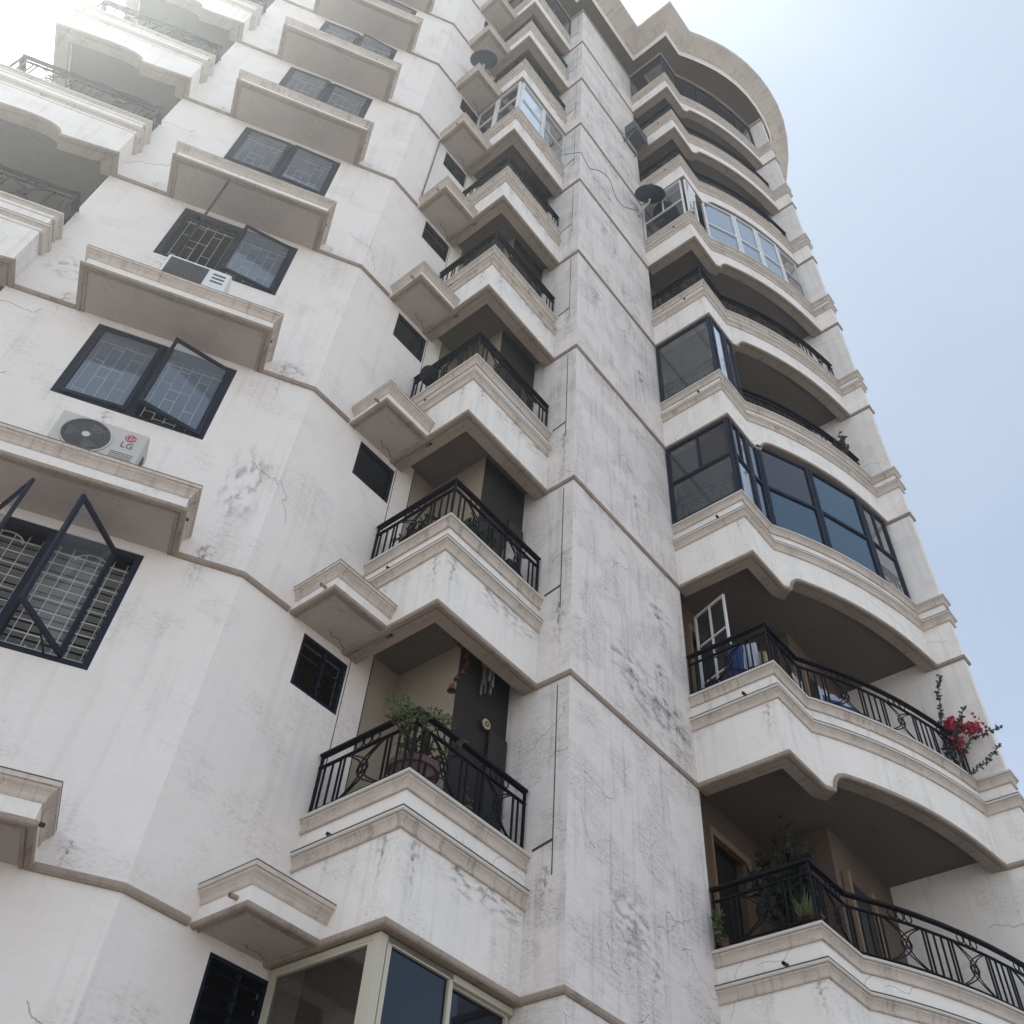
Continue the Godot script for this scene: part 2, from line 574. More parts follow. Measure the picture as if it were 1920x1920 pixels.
func place(called: String, mesh: Mesh, xf: Transform3D, parent: Node3D) -> MeshInstance3D:
	var o := MeshInstance3D.new()
	o.name = called
	o.mesh = mesh
	o.transform = xf
	parent.add_child(o, true)
	return o

func thing(called: String, label: String, category: String, at := Vector3.ZERO, turn := 0.0, group := "") -> Node3D:
	var o := Node3D.new()
	o.name = called
	o.position = at
	o.rotation.y = turn
	o.set_meta("label", label)
	o.set_meta("category", category)
	if group != "":
		o.set_meta("group", group)
	add_child(o, true)
	return o

# ------------------------------------------------------------------ plan

func make_paths() -> void:
	right_path.append_array([Vector2(4.46, 1.61), Vector2(4.46, 2.73), Vector2(5.24, 2.74)])
	right_lift.append_array([0.0, 0.0, 0.0])
	var a := Vector2(5.24, 2.74)
	var b := Vector2(6.34, 3.41)
	var c := Vector2(7.84, 3.66)
	for t in [0.045, 0.05, 0.057, 0.068, 0.085, 0.11, 0.15, 0.2, 0.26, 0.32, 0.38, 0.44, 0.5, 0.56, 0.62, 0.68, 0.74, 0.8, 0.86, 0.92, 0.96, 1.0]:
		right_path.append(a * (1 - t) * (1 - t) + b * 2 * t * (1 - t) + c * t * t)
		var l := 0.23 - 0.18 * pow(t, 3.0)
		if t < 0.12:
			l *= clampf(sqrt(maxf(0.0, 1.0 - pow((0.11 - t) / 0.062, 2.0))), 0.0, 1.0)
		right_lift.append(l)
	right_end = right_path.size() - 1
	right_path[right_end] = Vector2(7.95, 3.68)

func pier_tail() -> PackedVector2Array:
	return PackedVector2Array([Vector2(7.84, 4.06), Vector2(8.12, 4.06), Vector2(8.12, 3.2)])

func plan_polygon(inset: float) -> PackedVector2Array:
	var p := PackedVector2Array()
	p.append(wn(-5.76, -6.0))
	p.append(wn(-5.76, 0.60 - inset))
	p.append(wn(-3.87, 0.60 - inset))
	p.append(wn(-3.87, WN - 0.06))
	p.append(Vector2(-0.53, -0.05))
	p.append(Vector2(0.70 + inset, -0.05))
	p.append(Vector2(0.70 + inset, 1.24 - inset))
	p.append(Vector2(2.25, 1.24 - inset))
	p.append(Vector2(2.25, 1.56))
	p.append(Vector2(4.46 + inset, 1.56))
	var q := offset_path(right_path, -inset)
	for i in range(1, q.size()):
		p.append(q[i])
	p.append(Vector2(8.05, q[q.size() - 1].y))
	p.append(Vector2(8.05, -5.0))
	return p

func build_ground() -> void:
	var st := begin()
	quad(st, Vector3(-150, 0, 150), Vector3(150, 0, 150), Vector3(150, 0, -150), Vector3(-150, 0, -150))
	var o := put("ground", st, "concrete", self)
	o.set_meta("kind", "structure")
	o.set_meta("label", "pale bare ground around the tower")
	st = begin()
	quad(st, Vector3(-26, 0.004, 26), Vector3(28, 0.004, 26), Vector3(28, 0.004, -22), Vector3(-26, 0.004, -22))  # unseen, added so the ground bounces less light onto the lower walls
	o = put("added_yard", st, "asphalt", self)
	o.set_meta("kind", "structure")
	o.set_meta("label", "unseen dark paving added to cut bounced light round the tower foot")

# ------------------------------------------------------------------ the tower

func build_tower() -> void:
	tower = thing("apartment_tower", "tall weathered white apartment tower with curved balconies and slanted window front", "building")
	build_walls()
	for k in range(0, TOP + 1):
		build_string_course(k)
	for k in range(0, TOP):
		build_ledge(k)
		build_corner_ledge(k)
		build_window(k)
		build_louvre_window(k)
	build_ledge(TOP)
	build_corner_ledge(TOP)
	for k in range(0, TOP + 1):
		build_main_balcony(k)
		build_curved_balcony(k)
		if k < TOP:
			build_end_balcony(k)
	build_lowest_glazing()
	build_roof()
	build_stains()

func build_lowest_glazing() -> void:
	var y0 := S(-1) + 1.0
	var y1 := S(0) - 0.012
	var st := begin()
	sweep(st, PackedVector2Array(MAIN_PATH), PackedVector2Array([Vector2(-0.20, 0.0), Vector2(-0.055, 0.0), Vector2(-0.055, 1.0), Vector2(-0.20, 1.0)]), S(-1), true)
	var o := put("balcony", st, "parapet", tower)
	bay(o, Vector2(0.80, 0.02), Vector2(0.80, 1.08), y0, y1, -1.0, "beige_frame", "tea_pane", [], 0.055)
	st = begin()
	abox(st, Vector3(0.765, y0, 1.085), Vector3(0.835, y1, 1.15))
	put("corner_post", st, "beige_frame", o)
	bay(o, Vector2(0.845, 1.125), Vector2(1.52, 1.125), y0, y1, -1.0, "beige_frame", "night_pane", [], 0.04)
	bay(o, Vector2(1.50, 1.085), Vector2(2.19, 1.085), y0, y1 - 0.03, -1.0, "beige_frame", "night_pane", [], 0.035)
	st = begin()
	abox(st, Vector3(0.84, y1 - 0.05, 1.06), Vector3(2.19, y1, 1.15))
	abox(st, Vector3(0.77, y1 - 0.035, 0.02), Vector3(0.84, y1 + 0.002, 1.08))
	put("head_track", st, "beige_frame", o)

func build_walls() -> void:
	var top := S(TOP) + 0.3
	# slanted window front
	var holes := []
	var a := wn(-3.83, WN)
	var b := Vector2(-0.546, 0.0)
	for k in range(0, TOP):
		var y := S(k)
		holes.append([-2.83 + 3.83, -1.32 + 3.83, y - 1.385, y - 0.085])
	var st := begin()
	wall(st, a, b, 0.0, top, holes)
	put("wall", st, "wall", tower)
	# narrow front with the louvred windows
	holes = []
	for k in range(0, TOP):
		holes.append([0.245 + 0.546, 0.815 + 0.546, S(k) - (1.40 if k == 0 else 0.67), S(k) - 0.075])
	st = begin()
	wall(st, b, Vector2(1.10, 0.0), 0.0, top, holes)
	put("wall", st, "wall", tower)
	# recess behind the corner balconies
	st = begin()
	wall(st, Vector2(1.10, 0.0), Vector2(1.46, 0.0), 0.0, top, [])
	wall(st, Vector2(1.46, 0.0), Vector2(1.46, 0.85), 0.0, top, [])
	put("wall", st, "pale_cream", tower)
	for k in range(0, TOP):
		for x in [0.835, 1.10]:
			st = begin()
			bar(st, Vector3(x, S(k) + 0.4, 0.001), Vector3(x, S(k) + 3.22, 0.001), 0.011 if x > 1.0 else 0.007, 0.006, Vector3.RIGHT)
			put("joint", st, "groove", tower)
	for k in range(-1, TOP):
		st = begin()
		wall(st, Vector2(1.46, 0.85), Vector2(2.21, 0.85), S(k) + 0.36, S(k) + 3.25, [])
		put("door", st, "door", tower)
		st = begin()
		abox(st, Vector3(1.93, S(k) + 0.36, 0.86), Vector3(2.19, S(k) + 2.5, 0.89))
		put("door", st, "dark_door", tower)
	# broad pier between the two balcony stacks
	st = begin()
	wall(st, Vector2(2.21, 0.85), Vector2(2.21, 1.61), 0.0, top + 0.3, [])
	wall(st, Vector2(2.21, 1.61), Vector2(4.525, 1.61), 0.0, top + 0.3, [])
	wall(st, Vector2(4.525, 1.61), Vector2(4.525, 1.35), 0.0, top + 0.3, [])
	put("pier", st, "pier", tower)
	# thin shadow gap down the pier's flank, beside a flush panel of each storey
	for k in range(0, TOP):
		st = begin()
		bar(st, Vector3(2.207, S(k) + 0.98, 1.465), Vector3(2.207, S(k) + 2.94, 1.465), 0.008 if k < 3 else 0.006, 0.005, Vector3(0, 0, 1))
		bar(st, Vector3(2.207, S(k) + 1.26, 1.25), Vector3(2.207, S(k) + 1.30, 1.465), 0.022, 0.006, Vector3(0, 1, 0))
		put("joint", st, "groove", tower)
	# back of the curved balconies
	st = begin()
	var doors := []
	for k in range(-1, TOP):
		doors.append([0.55, 1.32, S(k) + 0.36, S(k) + 2.85])
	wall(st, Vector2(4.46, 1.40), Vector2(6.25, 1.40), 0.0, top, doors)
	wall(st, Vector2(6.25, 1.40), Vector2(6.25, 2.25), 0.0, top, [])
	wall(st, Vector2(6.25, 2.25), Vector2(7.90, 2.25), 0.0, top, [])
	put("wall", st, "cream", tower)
	for k in range(-1, TOP):
		var y := S(k)
		st = begin()
		abox(st, Vector3(4.99, y + 0.36, 1.38), Vector3(5.03, y + 2.88, 1.45))
		abox(st, Vector3(5.77, y + 0.36, 1.38), Vector3(5.86, y + 2.88, 1.45))
		abox(st, Vector3(5.03, y + 2.79, 1.38), Vector3(5.77, y + 2.88, 1.45))
		put("door_frame", st, "jamb", tower)
		st = begin()
		abox(st, Vector3(5.03, y + 0.36, 1.28), Vector3(5.77, y + 2.79, 1.30))
		put("door", st, "dark_door", tower)
		st = begin()
		abox(st, Vector3(6.45, y + 0.36, 2.26), Vector3(7.02, y + 2.7, 2.29))
		put("door", st, "dark_door", tower)
		st = begin()
		abox(st, Vector3(6.40, y + 0.36, 2.26), Vector3(6.47, y + 2.75, 2.33))
		abox(st, Vector3(7.00, y + 0.36, 2.26), Vector3(7.09, y + 2.75, 2.33))
		put("door_frame", st, "jamb", tower)
	# slender end pier
	st = begin()
	wall(st, Vector2(7.90, 2.25), Vector2(7.90, 4.0), 0.0, top, [])
	wall(st, Vector2(7.90, 4.0), Vector2(8.06, 4.0), 0.0, top, [])
	wall(st, Vector2(8.06, 4.0), Vector2(8.06, -5.0), 0.0, top, [])
	wall(st, Vector2(8.06, -5.0), wn(-5.7, -6.0), 0.0, top, [])
	wall(st, wn(-5.7, -6.0), wn(-5.7, -0.9), 0.0, top, [])
	put("end_pier", st, "parapet", tower)
	# recess behind the end balconies
	st = begin()
	wall(st, wn(-5.7, -0.9), wn(-3.85, -0.9), 0.0, top, [])
	wall(st, wn(-3.85, -0.9), wn(-3.85, WN), 0.0, top, [])
	wall(st, wn(-3.85, WN), wn(-3.83, WN), 0.0, top, [])
	put("wall", st, "wall", tower)
	for k in range(1, TOP):
		st = begin()
		var c := wn3(-4.75, -0.88, S(k) + 1.5)
		box(st, c, TW * 0.5, Vector3(0, 1.1, 0), NW * 0.03)
		put("door", st, "door", tower)
	# floors: one slab for each storey, and a partition that keeps the rooms dark
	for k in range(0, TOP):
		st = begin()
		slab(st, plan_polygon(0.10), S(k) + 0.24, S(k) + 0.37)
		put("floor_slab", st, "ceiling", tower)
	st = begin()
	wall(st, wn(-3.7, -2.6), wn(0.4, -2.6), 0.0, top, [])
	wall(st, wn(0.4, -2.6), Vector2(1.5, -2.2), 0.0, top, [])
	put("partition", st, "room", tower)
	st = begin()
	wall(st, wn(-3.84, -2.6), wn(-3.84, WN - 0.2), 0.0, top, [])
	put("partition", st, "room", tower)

func strip_profile(d: float) -> PackedVector2Array:
	return PackedVector2Array([Vector2(-0.02, 0.0), Vector2(d * 0.6, 0.0), Vector2(d, 0.018), Vector2(d, 0.045), Vector2(d * 0.4, 0.066), Vector2(-0.02, 0.075)])

func build_string_course(k: int) -> void:
	var y := S(k)
	var st := begin()
	sweep(st, PackedVector2Array([wn(-3.80, WN), wn(-3.13, WN)]), strip_profile(0.035), y)
	put("string_course", st, "edge", tower)
	st = begin()
	sweep(st, PackedVector2Array([wn(-1.07, WN), Vector2(-0.546, 0.0), Vector2(0.0, 0.0)]), strip_profile(0.035), y)
	put("string_course", st, "edge", tower)
	st = begin()
	sweep(st, PackedVector2Array([Vector2(2.21, 1.20), Vector2(2.21, 1.61), Vector2(4.46, 1.61)]), strip_profile(0.03), y)
	put("string_course", st, "edge", tower)
	st = begin()
	sweep(st, PackedVector2Array([Vector2(7.90, 3.60), Vector2(7.90, 4.0), Vector2(8.06, 4.0), Vector2(8.06, 3.2)]), strip_profile(0.035), y + 0.05)
	put("string_course", st, "edge", tower)

func cornice_profile(top: float) -> PackedVector2Array:   # fillet, cove and overhanging lip, outer line at 0
	return PackedVector2Array([Vector2(-0.10, top - 0.15), Vector2(-0.036, top - 0.15), Vector2(-0.030, top - 0.142), Vector2(-0.030, top - 0.126), Vector2(-0.042, top - 0.122), Vector2(-0.043, top - 0.105),
		Vector2(-0.038, top - 0.085), Vector2(-0.028, top - 0.065), Vector2(-0.016, top - 0.052), Vector2(-0.016, top - 0.036), Vector2(-0.10, top - 0.034)])

func lip_profile(top: float) -> PackedVector2Array:
	return PackedVector2Array([Vector2(-0.22, top - 0.033), Vector2(-0.004, top - 0.033), Vector2(0.004, top - 0.026), Vector2(0.004, top - 0.006), Vector2(-0.004, top), Vector2(-0.22, top + 0.002)])

func edge_profile() -> PackedVector2Array:   # moulded lower edge of a beam
	return PackedVector2Array([Vector2(-0.215, 0.03), Vector2(-0.205, 0.0), Vector2(-0.075, 0.0), Vector2(-0.07, 0.012), Vector2(-0.06, 0.012), Vector2(-0.052, -0.006), Vector2(-0.012, -0.006), Vector2(0.0, 0.006), Vector2(0.0, 0.032), Vector2(-0.012, 0.05), Vector2(-0.04, 0.066), Vector2(-0.06, 0.07)])

# a moulded sun-shade over a window: path in plan, wall line to wall line
func shade_ledge(called: String, path: PackedVector2Array, y: float) -> MeshInstance3D:
	var st := begin()
	var body := PackedVector2Array([Vector2(-0.50, 0.018), Vector2(-0.075, 0.018), Vector2(-0.075, 0.29), Vector2(-0.50, 0.29)])
	sweep(st, path, body, y, true)
	var inner := offset_path(path, -0.07)
	var poly := PackedVector2Array(inner)
	if poly.size() == 3:
		poly.append(Vector2(poly[2].x, poly[0].y))
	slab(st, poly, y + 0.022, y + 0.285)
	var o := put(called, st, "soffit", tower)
	st = begin()
	sweep(st, path, PackedVector2Array([Vector2(-0.09, 0.05), Vector2(-0.066, 0.05), Vector2(-0.066, 0.19), Vector2(-0.09, 0.19)]), y, true)
	put("band", st, "parapet", o)
	st = begin()
	sweep(st, path, PackedVector2Array([Vector2(-0.13, 0.02), Vector2(-0.12, 0.0), Vector2(-0.10, 0.0), Vector2(-0.095, 0.012), Vector2(-0.08, 0.0), Vector2(-0.045, 0.0), Vector2(-0.035, 0.012), Vector2(-0.035, 0.036), Vector2(-0.05, 0.05), Vector2(-0.09, 0.058)]), y)
	put("edge_moulding", st, "edge", o)
	st = begin()
	sweep(st, path, PackedVector2Array([Vector2(-0.10, 0.165), Vector2(-0.06, 0.17), Vector2(-0.052, 0.185), Vector2(-0.05, 0.21), Vector2(-0.035, 0.235), Vector2(-0.016, 0.252), Vector2(-0.014, 0.268), Vector2(0.0, 0.272), Vector2(0.0, 0.304), Vector2(-0.10, 0.308)]), y)
	put("cornice", st, "moulding", o)
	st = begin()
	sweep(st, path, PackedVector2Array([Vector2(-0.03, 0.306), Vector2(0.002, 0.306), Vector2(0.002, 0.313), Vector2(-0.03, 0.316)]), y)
	put("dark_line", st, "dark_tone", o)  # dirt along the top edge of the ledge
	return o

func build_ledge(k: int) -> void:
	var path := PackedVector2Array([wn(-3.16, WN - 0.01), wn(-3.16, 0.91), wn(-1.03, 0.91), wn(-1.03, WN - 0.01)])
	var o := shade_ledge("window_ledge", path, S(k))
	if k < 5:
		var st := begin()
		tube(st, PackedVector3Array([wn3(-1.12, 0.62, S(k) + 0.15), wn3(-1.06, 0.62, S(k) + 0.148)]), 0.016, 8)
		put("spout", st, "rust", o)

func build_corner_ledge(k: int) -> void:
	var path := PackedVector2Array([Vector2(-0.01, -0.01), Vector2(-0.01, 0.635), Vector2(0.82, 0.635)])
	var o := shade_ledge("corner_ledge", path, S(k))
	if k < 6:
		var st := begin()
		tube(st, PackedVector3Array([Vector3(0.07, S(k) + 0.11, 0.43), Vector3(-0.012, S(k) + 0.105, 0.43)]), 0.018, 8)
		put("spout", st, "edge", o)

# frame of a rectangle in a plane: origin, two axes, bar width and depth
func frame(st: SurfaceTool, o: Vector3, ux: Vector3, uy: Vector3, w: float, h: float, t: float, dp: float) -> void:
	var n := ux.cross(uy)
	box(st, o + ux * w * 0.5 + uy * t * 0.5, ux * w * 0.5, uy * t * 0.5, n * dp * 0.5)
	box(st, o + ux * w * 0.5 + uy * (h - t * 0.5), ux * w * 0.5, uy * t * 0.5, n * dp * 0.5)
	box(st, o + ux * t * 0.5 + uy * h * 0.5, ux * t * 0.5, uy * (h * 0.5 - t), n * dp * 0.5)
	box(st, o + ux * (w - t * 0.5) + uy * h * 0.5, ux * t * 0.5, uy * (h * 0.5 - t), n * dp * 0.5)

func pane(st: SurfaceTool, o: Vector3, ux: Vector3, uy: Vector3, w: float, h: float) -> void:
	quad(st, o, o + ux * w, o + ux * w + uy * h, o + uy * h)

func build_window(k: int) -> void:
	var y0 := S(k) - 1.385
	var w0 := -2.83
	var wd := 1.51
	var ht := 1.30
	var st := begin()
	var up := Vector3.UP
	var pn := WN - 0.055
	frame(st, wn3(w0, pn, y0), TW, up, wd, ht, 0.06, 0.09)
	box(st, wn3(w0 + wd * 0.5, pn, y0 + ht * 0.5), TW * 0.035, up * (ht * 0.5 - 0.06), NW * 0.045)
	var win := put("window", st, "steel", tower)
	# two side-hung sashes: how far each stands open, and how far its hinge has slid in
	var opens := [[60.0, 60.0, 0.17], [60.0, 60.0, 0.17], [1.5, 16.5, 0.0], [70.0, 8.0, 0.2], [1.0, 2.0, 0.0], [2.0, 1.0, 0.0], [1.0, 5.0, 0.0], [2.0, 2.0, 0.0], [1.0, 1.0, 0.0]]
	var op: Array = opens[k]
	var sw := 0.665
	for side in 2:
		var ang: float = deg_to_rad(op[side])
		var slide: float = op[2] if op[side] > 40.0 else 0.0
		var hinge := wn3(w0 + 0.055 + slide, WN - 0.005, y0 + 0.05)
		var ux := TW * cos(ang) + NW * sin(ang)
		var org := hinge
		if side == 1:
			hinge = wn3(w0 + wd - 0.055 - slide, WN - 0.005, y0 + 0.05)
			ux = TW * cos(ang) - NW * sin(ang)
			org = hinge - ux * sw
		st = begin()
		frame(st, org, ux, up, sw, 1.20, 0.042, 0.03)
		var sash := put("sash", st, "steel", win)
		st = begin()
		pane(st, org + ux * 0.05 + up * 0.05, ux, up, sw - 0.10, 1.10)
		var key := "pane" if (op[side] > 40.0) else "tinted_pane"
		if k >= 2:
			key = "window_pane"
		put("pane", st, key, win)
		if op[side] > 40.0:
			st = begin()
			bar(st, wn3(w0 + (0.35 if side == 0 else wd - 0.35), WN - 0.02, y0 + 0.05), org + (ux * sw * 0.5) + up * 0.0, 0.012, 0.012)
			put("stay", st, "steel", sash)
	# painted security bars just inside
	st = begin()
	var gn := WN - 0.125
	var f := func(u: float, v: float) -> Vector3: return wn3(w0 + u, gn, y0 + v)
	for half in 2:
		var x0 := 0.07 + half * 0.72
		var nb := 6
		for i in nb:
			var x := x0 + 0.04 + i * 0.115
			bar(st, f.call(x, 0.06), f.call(x, ht - 0.06), 0.007, 0.007)
		if k == 1 or k == 0:
			for j in 9:
				var yy := 0.14 + j * 0.128
				bar(st, f.call(x0, yy), f.call(x0 + 0.66, yy), 0.011, 0.011)
			for e in [0.16, ht - 0.16]:
				var arc := PackedVector3Array()
				for t in 9:
					arc.append(f.call(x0 + 0.33 + 0.14 * cos(PI * t / 8.0), e + 0.1 * sin(PI * t / 8.0) * (1.0 if e > 0.5 else -1.0)))
				tube(st, arc, 0.008, 4)
		else:
			for j in 4:
				var yy := 0.22 + j * 0.27
				bar(st, f.call(x0 + 0.155 + (j % 2) * 0.23, yy), f.call(x0 + 0.385 + (j % 2) * 0.115, yy), 0.007, 0.007)
				bar(st, f.call(x0 + 0.04 + (j % 2) * 0.115, yy + 0.09), f.call(x0 + 0.155 + (j % 2) * 0.115, yy + 0.09), 0.007, 0.007)
			bar(st, f.call(x0, 0.12), f.call(x0 + 0.66, 0.12), 0.011, 0.011)
			bar(st, f.call(x0, ht - 0.12), f.call(x0 + 0.66, ht - 0.12), 0.011, 0.011)
	put("grille", st, "grille_paint", win, true)
	if k <= 1:
		# slatted blind behind the bars
		for j in 15:
			st = begin()
			box(st, wn3(w0 + wd * 0.5, WN - 0.23, y0 + 0.08 + j * 0.083), TW * 0.70, (up * 0.8 + NW * 0.6).normalized() * 0.026, (up * -0.6 + NW * 0.8).normalized() * 0.002)
			put("slat", st, "blind", win)

func build_louvre_window(k: int) -> void:
	var ht := 1.325 if k == 0 else 0.595
	var y0 := S(k) - 0.075 - ht
	var x0 := 0.245
	var wd := 0.57
	var st := begin()
	frame(st, Vector3(x0, y0, -0.04), Vector3.RIGHT, Vector3.UP, wd, ht, 0.03, 0.07)
	var win := put("louvre_window", st, "steel", tower)
	if k == 2 or k == 3:
		st = begin()
		pane(st, Vector3(x0 + 0.03, y0 + 0.03, -0.035), Vector3.RIGHT, Vector3.UP, wd - 0.06, ht - 0.06)
		put("pane", st, "night_pane", win)
	else:
		st = begin()
		box(st, Vector3(x0 + wd * 0.55, y0 + ht * 0.5, -0.045), Vector3(0.012, 0, 0), Vector3(0, ht * 0.5 - 0.03, 0), Vector3(0, 0, 0.02))
		put("mullion", st, "steel", win)
		for j in (12 if k == 0 else 5):
			st = begin()
			var tilt := deg_to_rad(38.0 + rng.randf_range(-5, 5))
			var uy := Vector3(0, cos(tilt), -sin(tilt))
			box(st, Vector3(x0 + wd * 0.5, y0 + 0.085 + j * 0.107, -0.05), Vector3(wd * 0.5 - 0.03, 0, 0), uy * 0.058, Vector3.RIGHT.cross(uy) * 0.003)
			put("louvre", st, "night_pane", win)
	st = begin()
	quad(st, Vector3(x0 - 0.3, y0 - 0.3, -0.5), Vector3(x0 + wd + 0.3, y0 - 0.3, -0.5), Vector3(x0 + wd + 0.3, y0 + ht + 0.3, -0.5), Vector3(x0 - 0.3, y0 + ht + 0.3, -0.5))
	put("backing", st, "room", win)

# beam, parapet and mouldings of one balcony along a plan path
func parapet(called: String, path: PackedVector2Array, k: int, trim: PackedVector2Array, lift: PackedFloat32Array, height := 1.23) -> MeshInstance3D:
	var y := S(k)
	var st := begin()
	sweep(st, path, PackedVector2Array([Vector2(-0.20, 0.02), Vector2(-0.055, 0.02), Vector2(-0.055, height - 0.01), Vector2(-0.20, height - 0.01)]), y, true, lift, 2)
	var o := put(called, st, "parapet", tower)
	st = begin()
	sweep(st, path, edge_profile(), y, false, lift, 12)
	put("edge_moulding", st, "edge", o)
	st = begin()
	sweep(st, trim, cornice_profile(0.90), y)
	put("lower_cornice", st, "moulding", o)
	st = begin()
	var lp := lip_profile(0.90)
	lp[0].x = -0.10
	lp[5].x = -0.10
	sweep(st, trim, lp, y)
	put("lower_lip", st, "lip", o)
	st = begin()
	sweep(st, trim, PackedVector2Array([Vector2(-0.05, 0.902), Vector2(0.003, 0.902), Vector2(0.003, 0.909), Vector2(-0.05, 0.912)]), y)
	put("dark_line", st, "dark_tone", o)  # thin dark strip along the top edge of the lower cornice
	st = begin()
	sweep(st, trim, cornice_profile(height), y)
	put("upper_cornice", st, "moulding", o)
	st = begin()
	sweep(st, trim, lip_profile(height), y)
	put("upper_lip", st, "lip", o)
	return o

func flat(n: int) -> PackedFloat32Array:
	var l := PackedFloat32Array()
	l.resize(n)
	return l

func build_main_balcony(k: int) -> void:
	var path := PackedVector2Array(MAIN_PATH)
	if k == TOP:
		var st := begin()
		sweep(st, path, PackedVector2Array([Vector2(-0.20, 0.02), Vector2(-0.055, 0.02), Vector2(-0.055, 0.28), Vector2(-0.20, 0.28)]), S(k), true)
		var b := put("beam", st, "parapet", tower)
		st = begin()
		sweep(st, path, edge_profile(), S(k))
		put("edge_moulding", st, "edge", b)
		return
	var o := parapet("balcony", path, k, path, flat(3))
	if k < 6:
		var st := begin()
		tube(st, PackedVector3Array([Vector3(0.76, S(k) + 0.93, 0.42), Vector3(0.69, S(k) + 0.93, 0.42)]), 0.016, 8)
		put("spout", st, "rust", o)
	var rail := PackedVector2Array([Vector2(0.765, 0.02), Vector2(0.765, 1.165), Vector2(2.18, 1.165)])
	if k != 5 and k != 8:
		railing(o, rail, S(k) + 1.232, k <= 2, 1 if k <= 4 else 3)
	elif k == 5:
		glaze_white_corner(o, k)
	else:
		st_glaze_plain(o, PackedVector2Array([Vector2(0.76, 0.02), Vector2(0.76, 1.18), Vector2(2.2, 1.18)]), S(k) + 1.235, S(k) + 3.0, "steel", "blue_pane", 2)

func build_curved_balcony(k: int) -> void:
	var path := PackedVector2Array(right_path)
	if k == TOP:
		var st := begin()
		sweep(st, path, PackedVector2Array([Vector2(-0.20, 0.02), Vector2(-0.055, 0.02), Vector2(-0.055, 0.28), Vector2(-0.20, 0.28)]), S(k), true)
		var b := put("beam", st, "parapet", tower)
		st = begin()
		sweep(st, path, edge_profile(), S(k))
		put("edge_moulding", st, "edge", b)
		return
	var trim := PackedVector2Array(right_path)
	trim[right_end] = Vector2(7.84, 3.662)
	trim.append_array(pier_tail())
	var o := parapet("balcony", path, k, trim, right_lift)
	if k < 8:
		var st := begin()
		tube(st, PackedVector3Array([Vector3(4.52, S(k) + 0.945, 2.32), Vector3(4.435, S(k) + 0.935, 2.32)]), 0.018, 8)
		put("spout", st, "rust", o)
	var inner := offset_path(right_path, -0.15 if (k == 2 or k == 3) else -0.065)
	var rail := PackedVector2Array()
	for i in inner.size():
		if i < 3 or (i > 8 and (i % 2 == 0 or i == inner.size() - 1)):
			rail.append(inner[i])
	rail[0] = Vector2(rail[0].x, 1.63)
	var y := S(k) + 1.232
	match k:
		2:
			railing(o, rail, y, false, 1)
			glaze_dark(o, rail, k)
		3:
			railing(o, rail, y, false, 1)
			glaze_side(o, k)
		5:
			glaze_white_curve(o, rail, k)
		8:
			st_glaze_plain(o, PackedVector2Array([Vector2(4.50, 1.63), Vector2(4.50, 2.68), Vector2(5.24, 2.69), Vector2(5.85, 2.99), Vector2(6.5, 3.25), Vector2(7.15, 3.45), Vector2(7.85, 3.60)]), y, S(k) + 2.95, "steel", "night_pane", 1)
		_:
			railing(o, rail, y, k <= 1, 1 if k <= 4 else 3)

func build_end_balcony(k: int) -> void:
	var wl := -5.80
	var pts := PackedVector2Array()
	var lift := PackedFloat32Array()
	pts.append(wn(wl, -0.35))
	lift.append(0.07)
	pts.append(wn(wl, 0.62))
	lift.append(0.07)
	for e in [[-5.4, 0.12], [-5.0, 0.155], [-4.80, 0.15], [-4.68, 0.125], [-4.58, 0.075], [-4.52, 0.015], [-4.50, -0.07], [-4.495, -0.09], [-4.3, -0.07], [-4.05, -0.04], [-3.77, 0.0], [-3.77, 9.0]]:
		if e[1] > 5.0:
			pts.append(wn(-3.77, WN - 0.02))
			lift.append(0.0)
		else:
			pts.append(wn(e[0], 0.62))
			lift.append(e[1])
	var trim := PackedVector2Array([wn(-5.84, -0.35), wn(-5.84, 0.60), wn(-3.75, 0.60), wn(-3.75, WN - 0.02)])
	var o := parapet("end_balcony", pts, k, trim, lift)
	var rail := PackedVector2Array([wn(-5.72, -0.3), wn(-5.72, 0.52), wn(-3.83, 0.52), wn(-3.83, 0.30)])
	if k >= 1:
		railing(o, rail, S(k) + 1.232, false, 1)

# ------------------------------------------------------------------ railings and glazing

func path_at(path: PackedVector2Array, s: float) -> Array:   # point and direction at arc length s
	for i in path.size() - 1:
		var l := path[i].distance_to(path[i + 1])
		if s <= l + 1e-6 or i == path.size() - 2:
			var d := (path[i + 1] - path[i]) / l
			return [path[i] + d * s, d]
		s -= l
	return [path[0], Vector2.RIGHT]

func path_len(path: PackedVector2Array) -> float:
	var l := 0.0
	for i in path.size() - 1:
		l += path[i].distance_to(path[i + 1])
	return l

func rail_sweep(path: PackedVector2Array, y: float, w: float, h: float) -> SurfaceTool:
	var st := begin()
	sweep(st, path, PackedVector2Array([Vector2(-w * 0.5, 0), Vector2(w * 0.5, 0), Vector2(w * 0.5, h * 0.6), Vector2(w * 0.25, h), Vector2(-w * 0.25, h), Vector2(-w * 0.5, h * 0.6)]), y, true)
	return st

